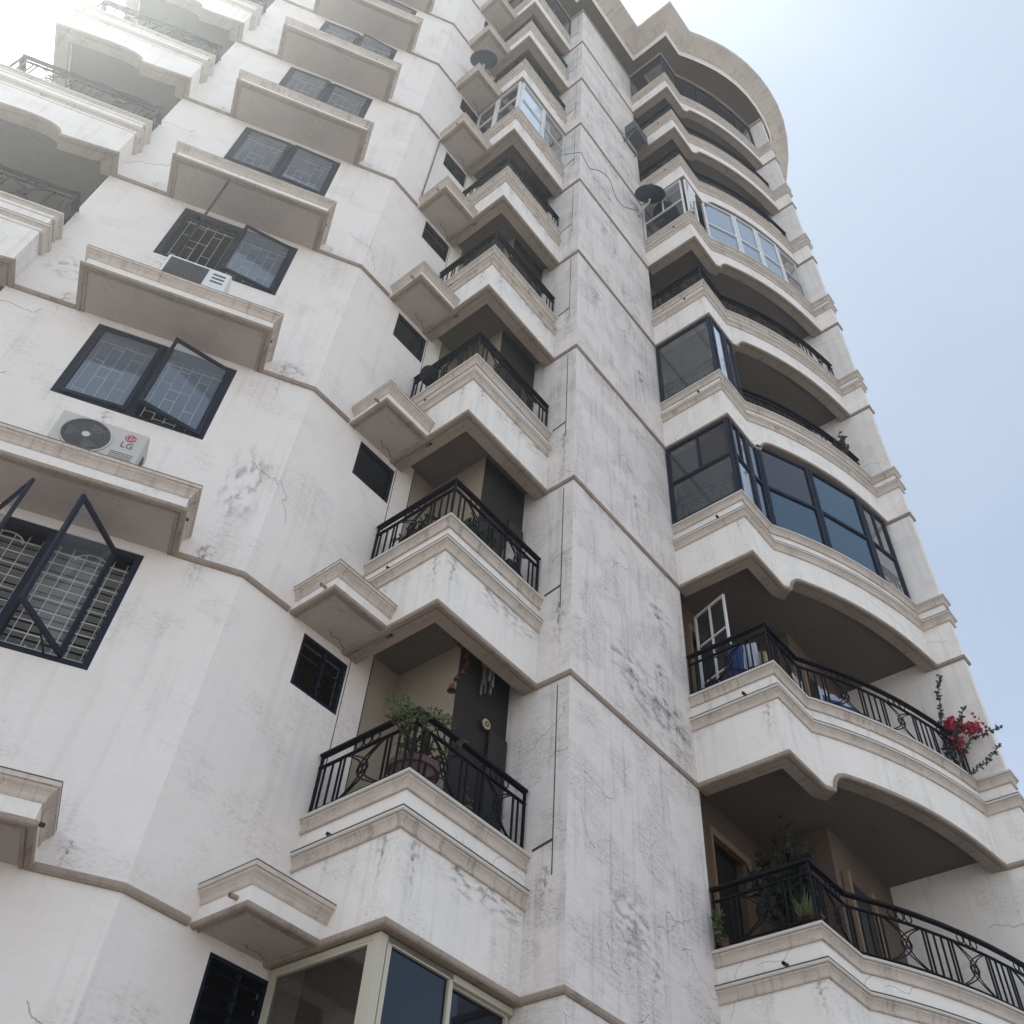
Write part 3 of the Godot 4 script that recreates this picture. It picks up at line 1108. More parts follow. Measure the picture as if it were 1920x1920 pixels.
# wrought-iron railing: handrail, two thin rails, upright bars and scrolled panels
func railing(parent: Node3D, path: PackedVector2Array, y: float, single: bool, thin: int) -> void:
	var h := 0.64
	put("handrail", rail_sweep(path, y + h - 0.038, 0.058, 0.038), "iron", parent)
	put("rail", rail_sweep(path, y + h - 0.158, 0.032, 0.02), "iron", parent)
	put("rail", rail_sweep(path, y + 0.05, 0.028, 0.014), "iron", parent)
	var all := begin()
	# straight runs between real corners
	var corners := [0.0]
	var acc := 0.0
	for i in range(1, path.size()):
		acc += path[i].distance_to(path[i - 1])
		var turn := PI
		if i < path.size() - 1:
			turn = absf((path[i] - path[i - 1]).angle_to(path[i + 1] - path[i]))
		if turn > 0.5:
			corners.append(acc)
	for c in corners:
		var e: Array = path_at(path, clampf(c, 0.015, acc - 0.015))
		var p := Vector3(e[0].x, y, e[0].y)
		var st := begin() if single else all
		bar(st, p, p + Vector3(0, h - 0.03, 0), 0.022, 0.022, Vector3(e[1].x, 0, e[1].y))
		if single:
			put("post", st, "iron", parent)
	for ci in corners.size() - 1:
		var a: float = corners[ci] + 0.03
		var b: float = corners[ci + 1] - 0.03
		var run := b - a
		if run < 0.25:
			continue
		var unit := 0.80
		var n := maxi(1, roundi(run / unit))
		var u := run / n
		for q in n:
			var s0 := a + q * u
			var pw := minf(0.50, u * 0.60)
			var gap := (u - pw) * 0.5
			# bars left and right of the panel
			for side in 2:
				var g0 := s0 if side == 0 else s0 + gap + pw
				var nb := maxi(1, int(gap / 0.095))
				for j in nb:
					var s := g0 + gap * (j + 0.5) / nb
					rail_bar(parent, all, path, s, y + 0.05, y + h - 0.145, single)
			rail_bar(parent, all, path, s0 + gap, y + 0.0, y + h - 0.145, single)
			rail_bar(parent, all, path, s0 + gap + pw, y + 0.0, y + h - 0.145, single)
			if thin == 1 or q % 2 == 0:
				scroll_panel(parent, all, path, s0 + gap, pw, y, h, single)
	if not single:
		put("baluster", all, "iron", parent, true)

func rail_bar(parent: Node3D, all: SurfaceTool, path: PackedVector2Array, s: float, y0: float, y1: float, single: bool) -> void:
	var e: Array = path_at(path, s)
	var st := begin() if single else all
	bar(st, Vector3(e[0].x, y0, e[0].y), Vector3(e[0].x, y1, e[0].y), 0.0155, 0.0155, Vector3(e[1].x, 0, e[1].y))
	if single:
		put("baluster", st, "iron", parent)

func scroll_panel(parent: Node3D, all: SurfaceTool, path: PackedVector2Array, s0: float, w: float, y: float, h: float, single: bool) -> void:
	var f := func(u: float, v: float) -> Vector3:
		var e: Array = path_at(path, s0 + u * w)
		return Vector3(e[0].x, y + v, e[0].y)
	var y0 := 0.05
	var y1 := h - 0.145
	var curves := []
	for m in 2:
		var c := PackedVector3Array()   # S-shaped diagonals
		for i in 9:
			var t := i / 8.0
			var u := t + 0.10 * sin(TAU * t)
			c.append(f.call(u if m == 0 else 1.0 - u, lerpf(y0, y1, t)))
		curves.append(c)
		c = PackedVector3Array()        # bowed sides
		for i in 9:
			var t := i / 8.0
			var u := 0.05 + 0.58 * sin(PI * t)
			c.append(f.call(u if m == 0 else 1.0 - u, lerpf(y0, y1, t)))
		curves.append(c)
	for c in curves:
		var st := begin() if single else all
		tube(st, c, 0.0078, 4)
		if single:
			put("scroll", st, "iron", parent)
	for q in [[0.5, (y0 + y1) * 0.5, 0.045], [0.30, y1 + 0.055, 0.045], [0.5, y1 + 0.055, 0.045], [0.70, y1 + 0.055, 0.045]]:
		var c := PackedVector3Array()
		for i in 13:
			var t := TAU * i / 12.0
			c.append(f.call(q[0] + q[2] / w * cos(t), q[1] + q[2] * sin(t)))
		var st := begin() if single else all
		tube(st, c, 0.0075, 4)
		if single:
			put("ring", st, "iron", parent)

func st_glaze_plain(parent: Node3D, path: PackedVector2Array, y0: float, y1: float, fm: String, gm: String, bays: int) -> void:
	put("glazing_rail", rail_sweep(path, y0, 0.05, 0.05), fm, parent)
	put("glazing_rail", rail_sweep(path, (y0 + y1) * 0.55, 0.04, 0.04), fm, parent)
	put("glazing_rail", rail_sweep(path, y1 - 0.05, 0.05, 0.05), fm, parent)
	for i in path.size() - 1:
		var n := bays if path[i].distance_to(path[i + 1]) > 0.6 else 1
		for j in n:
			var a := path[i].lerp(path[i + 1], float(j) / n)
			var b := path[i].lerp(path[i + 1], float(j + 1) / n)
			var st := begin()
			bar(st, Vector3(b.x, y0, b.y), Vector3(b.x, y1, b.y), 0.05, 0.05, Vector3(b.x - a.x, 0, b.y - a.y))
			put("mullion", st, fm, parent)
			st = begin()
			var d := Vector3(b.x - a.x, 0, b.y - a.y)
			pane(st, Vector3(a.x, y0, a.y), d.normalized(), Vector3.UP, d.length(), y1 - y0)
			put("pane", st, gm, parent)

# a run of glazing between two plan points: outer posts, a transom, panes
func bay(parent: Node3D, a: Vector2, b: Vector2, y0: float, y1: float, yt: float, fm: String, lower: String, upper: Array, fw := 0.05) -> void:
	var d := Vector3(b.x - a.x, 0, b.y - a.y)
	var l := d.length()
	d /= l
	var st := begin()
	frame(st, Vector3(a.x, y0, a.y), d, Vector3.UP, l, y1 - y0, fw, 0.05)
	put("glazing_frame", st, fm, parent)
	if yt > 0.0:
		st = begin()
		box(st, Vector3(a.x, yt, a.y) + d * l * 0.5, d * (l * 0.5 - fw), Vector3(0, fw * 0.5, 0), d.cross(Vector3.UP) * 0.024)
		put("transom", st, fm, parent)
	var top := yt if yt > 0.0 else y1
	if lower != "":
		st = begin()
		pane(st, Vector3(a.x, y0 + fw, a.y) + d * fw, d, Vector3.UP, l - 2 * fw, top - y0 - 1.5 * fw)
		put("pane", st, lower, parent)
	for i in upper.size():
		var w := (l - 2 * fw) / upper.size()
		if i > 0:
			st = begin()
			bar(st, Vector3(a.x, yt, a.y) + d * (fw + w * i), Vector3(a.x, y1, a.y) + d * (fw + w * i), fw * 0.7, 0.04, d)
			put("mullion", st, fm, parent)
		if upper[i] != "":
			st = begin()
			pane(st, Vector3(a.x, yt + fw * 0.5, a.y) + d * (fw + w * i), d, Vector3.UP, w, y1 - yt - fw * 1.5)
			put("pane", st, upper[i], parent)

func glaze_dark(parent: Node3D, rail: PackedVector2Array, k: int) -> void:
	var y0 := S(k) + 1.236
	var y1 := S(k) + 2.97
	var yt := S(k) + 2.13
	bay(parent, Vector2(4.50, 1.63), Vector2(4.50, 2.69), y0, y1, yt, "steel", "pane", ["pane", "dark_pane"])
	bay(parent, Vector2(4.52, 2.69), Vector2(5.00, 2.695), y0, y1, yt, "steel", "pale_pane", ["dark_pane", "pale_pane"])
	bay(parent, Vector2(5.00, 2.695), Vector2(5.30, 2.72), y0, y1 + 0.08, yt, "steel", "blue_pane", ["blue_pane"])
	bay(parent, Vector2(5.31, 2.73), Vector2(6.17, 3.13), y0, y1 + 0.16, yt, "steel", "blue_pane", ["dark_pane"], 0.055)
	bay(parent, Vector2(6.18, 3.135), Vector2(7.15, 3.47), y0, y1 + 0.15, yt, "steel", "blue_pane", ["blue_pane"], 0.055)
	bay(parent, Vector2(7.16, 3.473), Vector2(7.80, 3.60), y0, y1 + 0.08, yt, "steel", "pane", ["pane", "pane"], 0.055)

func glaze_side(parent: Node3D, k: int) -> void:
	var y0 := S(k) + 1.236
	var y1 := S(k) + 2.97
	bay(parent, Vector2(4.50, 1.63), Vector2(4.50, 2.69), y0, y1, -1.0, "steel", "pane", [])
	bay(parent, Vector2(4.52, 2.69), Vector2(4.92, 2.695), y0, y1, -1.0, "steel", "bright_pane", [])
	bay(parent, Vector2(4.95, 2.695), Vector2(5.22, 2.70), y0, y1, -1.0, "steel", "pane", [])

func glaze_white_corner(parent: Node3D, k: int) -> void:
	var y0 := S(k) + 1.236
	var y1 := S(k) + 2.97
	var yt := S(k) + 2.08
	bay(parent, Vector2(0.76, 0.03), Vector2(0.76, 0.56), y0, y1, yt, "white_frame", "blue_pane", ["dark_pane"])
	bay(parent, Vector2(0.76, 0.57), Vector2(0.76, 1.17), y0, y1, yt, "white_frame", "blue_pane", ["dark_pane"])
	bay(parent, Vector2(0.79, 1.18), Vector2(1.50, 1.18), y0, y1, yt, "white_frame", "bright_pane", ["bright_pane"])
	bay(parent, Vector2(1.51, 1.18), Vector2(2.19, 1.18), y0, y1, yt, "white_frame", "pane", ["pane"], 0.03)

func glaze_white_curve(parent: Node3D, rail: PackedVector2Array, k: int) -> void:
	var y0 := S(k) + 1.236
	var y1 := S(k) + 2.97
	var yt := S(k) + 2.0
	bay(parent, Vector2(4.50, 1.63), Vector2(4.50, 2.62), y0, y1, yt, "white_frame", "dark_pane", ["dark_pane", "pane"], 0.035)
	bay(parent, Vector2(4.52, 2.69), Vector2(4.86, 2.695), y0, y1, -1.0, "white_frame", "", [], 0.06)
	var st := begin()
	var tear := [0.34, 0.30, 0.22, 0.26, 0.16, 0.20, 0.10, 0.14, 0.05]
	for i in 8:
		var v0 := i / 8.0
		var v1 := (i + 1) / 8.0
		var h := y1 - y0 - 0.2
		quad(st, Vector3(4.55, y1 - 0.1 - h * v1, 2.72 + 0.02 * sin(v1 * 9.0)), Vector3(4.55 + tear[i + 1], y1 - 0.1 - h * v1, 2.73 + 0.04 * sin(v1 * 7.0)), Vector3(4.55 + tear[i], y1 - 0.1 - h * v0, 2.73 + 0.04 * sin(v0 * 7.0)), Vector3(4.55, y1 - 0.1 - h * v0, 2.72 + 0.02 * sin(v0 * 9.0)))
	put("torn_sheet", st, "white_frame", parent)
	bay(parent, Vector2(5.22, 2.70), Vector2(5.96, 3.06), y0, y1 + 0.18, yt, "white_frame", "pale_pane", ["pale_pane"], 0.055)
	bay(parent, Vector2(5.97, 3.065), Vector2(6.53, 3.28), y0, y1 + 0.18, yt, "white_frame", "pale_pane", ["pale_pane"], 0.055)
	bay(parent, Vector2(6.54, 3.285), Vector2(7.15, 3.47), y0, y1 + 0.15, yt, "white_frame", "pale_pane", ["pale_pane"], 0.055)
	bay(parent, Vector2(7.16, 3.473), Vector2(7.80, 3.60), y0, y1 + 0.08, yt, "white_frame", "dark_pane", ["pane"], 0.03)

# ------------------------------------------------------------------ roof

func build_roof() -> void:
	var y := S(TOP)
	var p := PackedVector2Array([Vector2(0.46, -0.6), Vector2(0.46, 1.56), Vector2(1.97, 1.56), Vector2(1.97, 1.94), Vector2(4.237, 1.94), Vector2(4.237, 3.06), Vector2(4.905, 3.07),
		Vector2(5.29, 3.32), Vector2(5.62, 3.51), Vector2(5.95, 3.68), Vector2(6.30, 3.82), Vector2(6.66, 3.93), Vector2(7.10, 4.02), Vector2(7.55, 4.06), Vector2(8.05, 4.05), Vector2(8.5, 3.98), Vector2(9.0, 3.82), Vector2(9.5, 3.58), Vector2(10.0, 3.25), Vector2(10.4, 2.9)])
	var st := begin()
	sweep(st, p, PackedVector2Array([Vector2(-0.02, 0.29), Vector2(0.0, 0.29), Vector2(0.0, 0.45), Vector2(0.03, 0.47), Vector2(0.05, 0.52)]), y)
	var o := put("roof_cornice", st, "parapet", tower)
	st = begin()
	sweep(st, p, PackedVector2Array([Vector2(0.02, 0.50), Vector2(0.06, 0.52), Vector2(0.12, 0.56), Vector2(0.20, 0.63), Vector2(0.29, 0.70), Vector2(0.38, 0.765), Vector2(0.46, 0.815), Vector2(0.51, 0.85), Vector2(0.54, 0.90), Vector2(0.54, 1.0), Vector2(0.30, 1.01)]), y)
	put("cove", st, "roof_edge", o)
	var ring := offset_path(p, 0.52)
	var deck := PackedVector2Array()
	deck.append(wn(-5.9, -6.2))
	deck.append(wn(-5.9, 1.2))
	deck.append(wn(-1.0, 1.2))
	deck.append_array(ring)
	deck.append(Vector2(10.6, -5.2))
	st = begin()
	slab(st, deck, y + 0.9, y + 0.99)
	put("roof_slab", st, "roof_edge", o)
	var under := PackedVector2Array(p)
	under.append(Vector2(10.4, 0.5))
	under.append(Vector2(4.6, 0.5))
	under.append(Vector2(2.3, -0.6))
	st = begin()
	slab(st, under, y + 0.275, y + 0.292)
	put("soffit", st, "cream", o)
	st = begin()
	sweep(st, PackedVector2Array([wn(-5.9, 0.3), wn(-1.0, 0.3), Vector2(-0.5, 0.05), Vector2(0.5, 0.05)]), PackedVector2Array([Vector2(-0.3, 0.25), Vector2(0.2, 0.3), Vector2(0.6, 0.9), Vector2(0.6, 1.0), Vector2(-0.3, 1.0)]), y, true)
	put("cove", st, "roof_edge", o)

# ------------------------------------------------------------------ things on and about the tower

func build_things() -> void:
	build_ac_round()
	build_ac_grille()
	build_ac_bracket()
	build_dishes()
	build_plants()
	build_hangings()
	build_laundry()
	build_cables()

func rounded_case(st: SurfaceTool, w: float, h: float, d: float, r: float) -> void:   # back at z = 0, base at y = 0, centred in x
	var ring := func(z: float, inset: float) -> PackedVector3Array:
		var out := PackedVector3Array()
		var rr := maxf(r - inset, 0.002)
		for c in 4:
			var cx := (w * 0.5 - r) * (1.0 if c == 0 or c == 3 else -1.0)
			var cy := h * 0.5 + (h * 0.5 - r) * (1.0 if c < 2 else -1.0)
			for i in 4:
				var a := PI * 0.5 * c + PI * 0.5 * i / 3.0
				out.append(Vector3(cx + rr * cos(a), cy + rr * sin(a), z))
		return out
	var rows := [ring.call(0.0, 0.0), ring.call(d - r, 0.0), ring.call(d - r * 0.3, r * 0.3), ring.call(d, r)]
	for i in rows.size() - 1:
		for j in 16:
			var k := (j + 1) % 16
			quad(st, rows[i][j], rows[i][k], rows[i + 1][k], rows[i + 1][j])
	for j in range(1, 15):
		tri(st, rows[3][0], rows[3][j], rows[3][j + 1])
		tri(st, rows[0][0], rows[0][j + 1], rows[0][j])

func disc(st: SurfaceTool, c: Vector3, r: float, n := 32) -> void:   # faces +z
	for i in n:
		var a := TAU * i / n
		var b := TAU * (i + 1) / n
		tri(st, c, c + Vector3(cos(a), sin(a), 0) * r, c + Vector3(cos(b), sin(b), 0) * r)

func ring_z(st: SurfaceTool, c: Vector3, r: float, t: float, n := 40) -> void:
	var pts := PackedVector3Array()
	for i in n + 1:
		var a := TAU * i / n
		pts.append(c + Vector3(cos(a), sin(a), 0) * r)
	tube(st, pts, t, 5)

func feet(o: Node3D, w: float, d: float, hgt: float) -> void:
	for s in [-1, 1]:
		var st := begin()
		abox(st, Vector3(s * w * 0.32 - 0.03, -hgt, 0.02), Vector3(s * w * 0.32 + 0.03, 0.004, d - 0.02))
		put("foot", st, "ac_dark", o)

func text_part(called: String, txt: String, size: float, at: Vector3, m: String, parent: Node3D) -> void:
	var t := TextMesh.new()
	var f := SystemFont.new()
	f.font_names = PackedStringArray(["Droid Sans"])
	t.font = f
	t.text = txt
	t.font_size = 32
	t.pixel_size = size / 32.0
	t.depth = 0.003
	t.material = M[m]
	var o := MeshInstance3D.new()
	o.name = called
	o.mesh = t
	o.position = at
	parent.add_child(o, true)

func build_ac_round() -> void:
	var o := thing("air_conditioner", "pale outdoor air conditioner with round fan and red logo on the lowest fully visible ledge", "air conditioner", wn3(-2.03, 0.52, S(1) + 0.335), -PI / 6)
	var w := 0.77
	var h := 0.50
	var d := 0.28
	var st := begin()
	rounded_case(st, w, h, d, 0.018)
	put("case", st, "ac_case", o)
	var c := Vector3(-0.105, 0.262, d)
	st = begin()
	disc(st, c + Vector3(0, 0, 0.002), 0.205)
	put("fan_opening", st, "ac_dark", o)
	st = begin()
	ring_z(st, c + Vector3(0, 0, 0.006), 0.212, 0.009)
	put("fan_ring", st, "ac_case", o)
	st = begin()
	for i in 44:
		var a := TAU * i / 44
		var a2 := a + 0.35
		bar(st, c + Vector3(cos(a), sin(a), 0) * 0.035 + Vector3(0, 0, 0.009), c + Vector3(cos(a2), sin(a2), 0) * 0.205 + Vector3(0, 0, 0.007), 0.0022, 0.003)
	for r in [0.08, 0.12, 0.16, 0.19]:
		ring_z(st, c + Vector3(0, 0, 0.010), r, 0.0016)
	put("fan_guard", st, "ac_wire", o, true)
	st = begin()
	for i in 3:
		var a := TAU * i / 3 + 0.4
		var p0 := c + Vector3(cos(a), sin(a), 0) * 0.03 + Vector3(0, 0, 0.0035)
		var p1 := c + Vector3(cos(a + 0.25), sin(a + 0.25), 0) * 0.19 + Vector3(0, 0, 0.0035)
		var p2 := c + Vector3(cos(a + 1.1), sin(a + 1.1), 0) * 0.17 + Vector3(0, 0, 0.005)
		tri(st, p0, p1, p2)
	put("fan_blade", st, "ac_wire", o)
	st = begin()
	disc(st, c + Vector3(0, 0, 0.013), 0.034, 20)
	put("hub", st, "vase", o)
	# red round badge with a white ring and face strokes, and the two letters under it
	var b := Vector3(0.245, 0.39, d + 0.003)
	st = begin()
	disc(st, b, 0.048, 28)
	var badge := put("badge", st, "logo_red", o)
	st = begin()
	var arc := PackedVector3Array()
	for i in 20:
		var t := deg_to_rad(80.0 + i * 16.0)
		arc.append(b + Vector3(cos(t), sin(t), 0) * 0.034 + Vector3(0, 0, 0.002))
	tube(st, arc, 0.0028, 4)
	bar(st, b + Vector3(0.008, 0, 0.002), b + Vector3(0.034, 0, 0.002), 0.005, 0.004)
	bar(st, b + Vector3(-0.002, 0.016, 0.002), b + Vector3(-0.002, -0.018, 0.002), 0.005, 0.004)
	bar(st, b + Vector3(-0.004, -0.018, 0.002), b + Vector3(0.010, -0.018, 0.002), 0.005, 0.004)
	put("emblem", st, "logo_white", badge)
	text_part("lettering", "LG", 0.095, b + Vector3(-0.002, -0.105, 0.0), "logo_grey", o)
	for i in 6:
		st = begin()
		abox(st, Vector3(0.14, 0.06 + i * 0.022, d), Vector3(0.335, 0.066 + i * 0.022, d + 0.003))
		put("groove", st, "ac_wire", o)
	st = begin()
	abox(st, Vector3(w * 0.5, 0.2, 0.09), Vector3(w * 0.5 + 0.012, 0.33, 0.17))
	put("valve_cover", st, "ac_dark", o)
	feet(o, w, d, 0.03)

func build_ac_grille() -> void:
	var o := thing("air_conditioner", "white outdoor air conditioner with wide dark grille and three slots on the second ledge", "air conditioner", wn3(-2.10, 0.52, S(2) + 0.335), -PI / 6)
	var w := 0.72
	var h := 0.54
	var d := 0.28
	var st := begin()
	rounded_case(st, w, h, d, 0.02)
	put("case", st, "white_frame", o)
	st = begin()
	abox(st, Vector3(-0.32, 0.07, d - 0.004), Vector3(0.11, h - 0.05, d + 0.004))
	put("fan_opening", st, "ac_dark", o)
	st = begin()
	for i in 16:
		var y := 0.09 + i * 0.026
		bar(st, Vector3(-0.32, y, d + 0.008), Vector3(0.11, y, d + 0.008), 0.004, 0.004)
	for r in [0.06, 0.11, 0.16, 0.20]:
		ring_z(st, Vector3(-0.105, 0.28, d + 0.012), r, 0.002)
	put("fan_guard", st, "ac_wire", o, true)
	for i in 3:
		st = begin()
		abox(st, Vector3(0.17, h - 0.12 - i * 0.075, d - 0.002), Vector3(0.31, h - 0.09 - i * 0.075, d + 0.004))
		put("slot", st, "ac_dark", o)
	st = begin()
	abox(st, Vector3(0.20, 0.07, d), Vector3(0.25, 0.11, d + 0.006))
	put("badge", st, "ac_dark", o)
	feet(o, w, d, 0.03)
	st = begin()
	tube(st, PackedVector3Array([Vector3(0.36, 0.16, 0.10), Vector3(0.42, 0.12, 0.08), Vector3(0.45, 0.16, 0.0), Vector3(0.46, 0.3, -0.22), Vector3(0.45, 0.5, -0.235)]), 0.014, 6)
	put("hose", st, "cable", o)

func build_ac_bracket() -> void:
	var o := thing("air_conditioner", "dark outdoor air conditioner on an angle bracket high on the pier edge", "air conditioner", Vector3(4.14, S(7) - 0.08, 1.70))
	var st := begin()
	rounded_case(st, 0.56, 0.5, 0.30, 0.02)
	put("case", st, "ac_dark", o)  # case all in one dark tone
	st = begin()
	ring_z(st, Vector3(0, 0.25, 0.305), 0.17, 0.008)
	ring_z(st, Vector3(0, 0.25, 0.305), 0.10, 0.004)
	put("fan_ring", st, "ac_wire", o)
	st = begin()
	bar(st, Vector3(-0.30, -0.025, -0.03), Vector3(0.30, -0.025, -0.03), 0.04, 0.04)
	put("bracket", st, "tray", o)
	for s in [-1, 1]:
		st = begin()
		bar(st, Vector3(s * 0.22, -0.02, -0.08), Vector3(s * 0.22, -0.02, 0.30), 0.03, 0.03)
		bar(st, Vector3(s * 0.22, -0.26, -0.08), Vector3(s * 0.22, -0.03, 0.24), 0.02, 0.02)
		put("bracket", st, "ac_wire", o)
	st = begin()
	abox(st, Vector3(0.05, 0.5, 0.0), Vector3(0.26, 0.62, 0.12))
	put("box", st, "tray", o)

func dish_thing(label: String, at: Vector3, axis: Vector3, r: float, foot: Vector3) -> void:
	var o := thing("satellite_dish", label, "satellite dish", at)
	var y := axis.normalized()
	var x := y.cross(Vector3(0, 0, 1)).normalized()
	var bs := Basis(x, y, x.cross(y))
	var prof := PackedVector2Array()
	for i in 9:
		var q := i / 8.0
		prof.append(Vector2(maxf(r * q, 0.001), 0.32 * r * q * q - 0.02))
	for i in range(8, -1, -1):
		var q := i / 8.0
		prof.append(Vector2(maxf(r * q * 0.99, 0.001), 0.32 * r * q * q + 0.005))
	var st := begin()
	lathe(st, prof, Vector3.ZERO, bs, 28)
	put("reflector", st, "dish", o)
	st = begin()
	var pts := PackedVector3Array()
	for i in 29:
		var a := TAU * i / 28
		pts.append(bs * Vector3(r * cos(a), 0.32 * r, r * sin(a)))
	tube(st, pts, 0.012, 5)
	put("rim", st, "dish", o)
	st = begin()
	tube(st, PackedVector3Array([bs * Vector3(0, -0.02, 0), bs * Vector3(0, -0.10, 0), foot - at + Vector3(0, 0.12, 0), foot - at]), 0.022, 8)
	put("mast", st, "tray", o)
	st = begin()
	tube(st, PackedVector3Array([bs * Vector3(0, 0.0, 0), bs * Vector3(0, r * 1.0, 0)]), 0.012, 6)
	put("feed_arm", st, "dish", o)
	st = begin()
	lathe(st, PackedVector2Array([Vector2(0.001, r * 0.95), Vector2(0.04, r * 0.95), Vector2(0.04, r * 1.1), Vector2(0.001, r * 1.1)]), Vector3.ZERO, bs, 10)
	put("feed_horn", st, "dish", o)

func build_dishes() -> void:
	dish_thing("dark satellite dish bracketed to the pier edge beside the white-framed curved glazing", Vector3(4.22, S(5) + 2.42, 1.98), Vector3(-0.40, 0.95, 0.42), 0.32, Vector3(4.30, S(5) + 2.12, 1.63))
	dish_thing("dark blue satellite dish on a small corner ledge near the top", Vector3(0.25, S(6) + 1.42, 0.42), Vector3(-0.55, 1.0, 0.36), 0.29, Vector3(0.32, S(6) + 0.31, 0.35))

# ------------------------------------------------------------------ plants

func leaf(st: SurfaceTool, p: Vector3, d: Vector3, l: float, w: float) -> void:
	d = d.normalized()
	var s := d.cross(Vector3(rng.randf_range(-1, 1), rng.randf_range(-1, 1), rng.randf_range(-1, 1))).normalized() * w
	var m := p + d * l * 0.45 + d.cross(s).normalized() * w * 0.25
	tri(st, p, m + s, p + d * l)
	tri(st, p, p + d * l, m - s)

func rand_dir(up := 0.0) -> Vector3:
	var d := Vector3(rng.randfn(), rng.randfn() + up, rng.randfn())
	return d.normalized()

func sprays(o: Node3D, stems: Array, m: String, lsize: float, per: float, name_of := "foliage") -> void:   # stems: arrays of points
	var st := begin()
	var fo := begin()
	for s in stems:
		var pts: PackedVector3Array = s
		tube(st, pts, 0.006, 4)
		for i in pts.size() - 1:
			var seg := pts[i + 1] - pts[i]
			var n := int(ceil(seg.length() * per))
			for j in n:
				var p := pts[i] + seg * rng.randf()
				leaf(fo, p, rand_dir(0.2) + seg.normalized() * 0.5, lsize * rng.randf_range(0.6, 1.3), lsize * 0.32)
	put("stem", st, "stem", o)
	put(name_of, fo, m, o, true)

func clump(o: Node3D, spots: Array, m: String, n: int, l: float) -> void:   # leaves filling soft ellipsoids: [centre, radii]
	var st := begin()
	for s in spots:
		for i in n:
			var d := rand_dir() * pow(rng.randf(), 0.45)
			var p: Vector3 = s[0] + d * s[1]
			leaf(st, p, (d + rand_dir() * 0.7 + Vector3(0, 0.25, 0)), l * rng.randf_range(0.6, 1.4), l * 0.28)
	put("foliage", st, m, o, true)

func pot(o: Node3D, r: float, h: float, m: String, at := Vector3.ZERO) -> void:
	var st := begin()
	lathe(st, PackedVector2Array([Vector2(0.001, 0), Vector2(r * 0.7, 0), Vector2(r * 0.95, h * 0.85), Vector2(r * 1.08, h * 0.86), Vector2(r * 1.08, h), Vector2(r * 0.9, h), Vector2(r * 0.85, h * 0.9), Vector2(0.001, h * 0.88)]), at, Basis(), 18)
	put("pot", st, m, o)

func curve(a: Vector3, b: Vector3, sag: Vector3, n := 6, wob := 0.015) -> PackedVector3Array:
	var out := PackedVector3Array()
	for i in n + 1:
		var t := float(i) / n
		out.append(a.lerp(b, t) + sag * sin(PI * t) + Vector3(rng.randf_range(-wob, wob), rng.randf_range(-wob, wob), rng.randf_range(-wob, wob)))
	return out

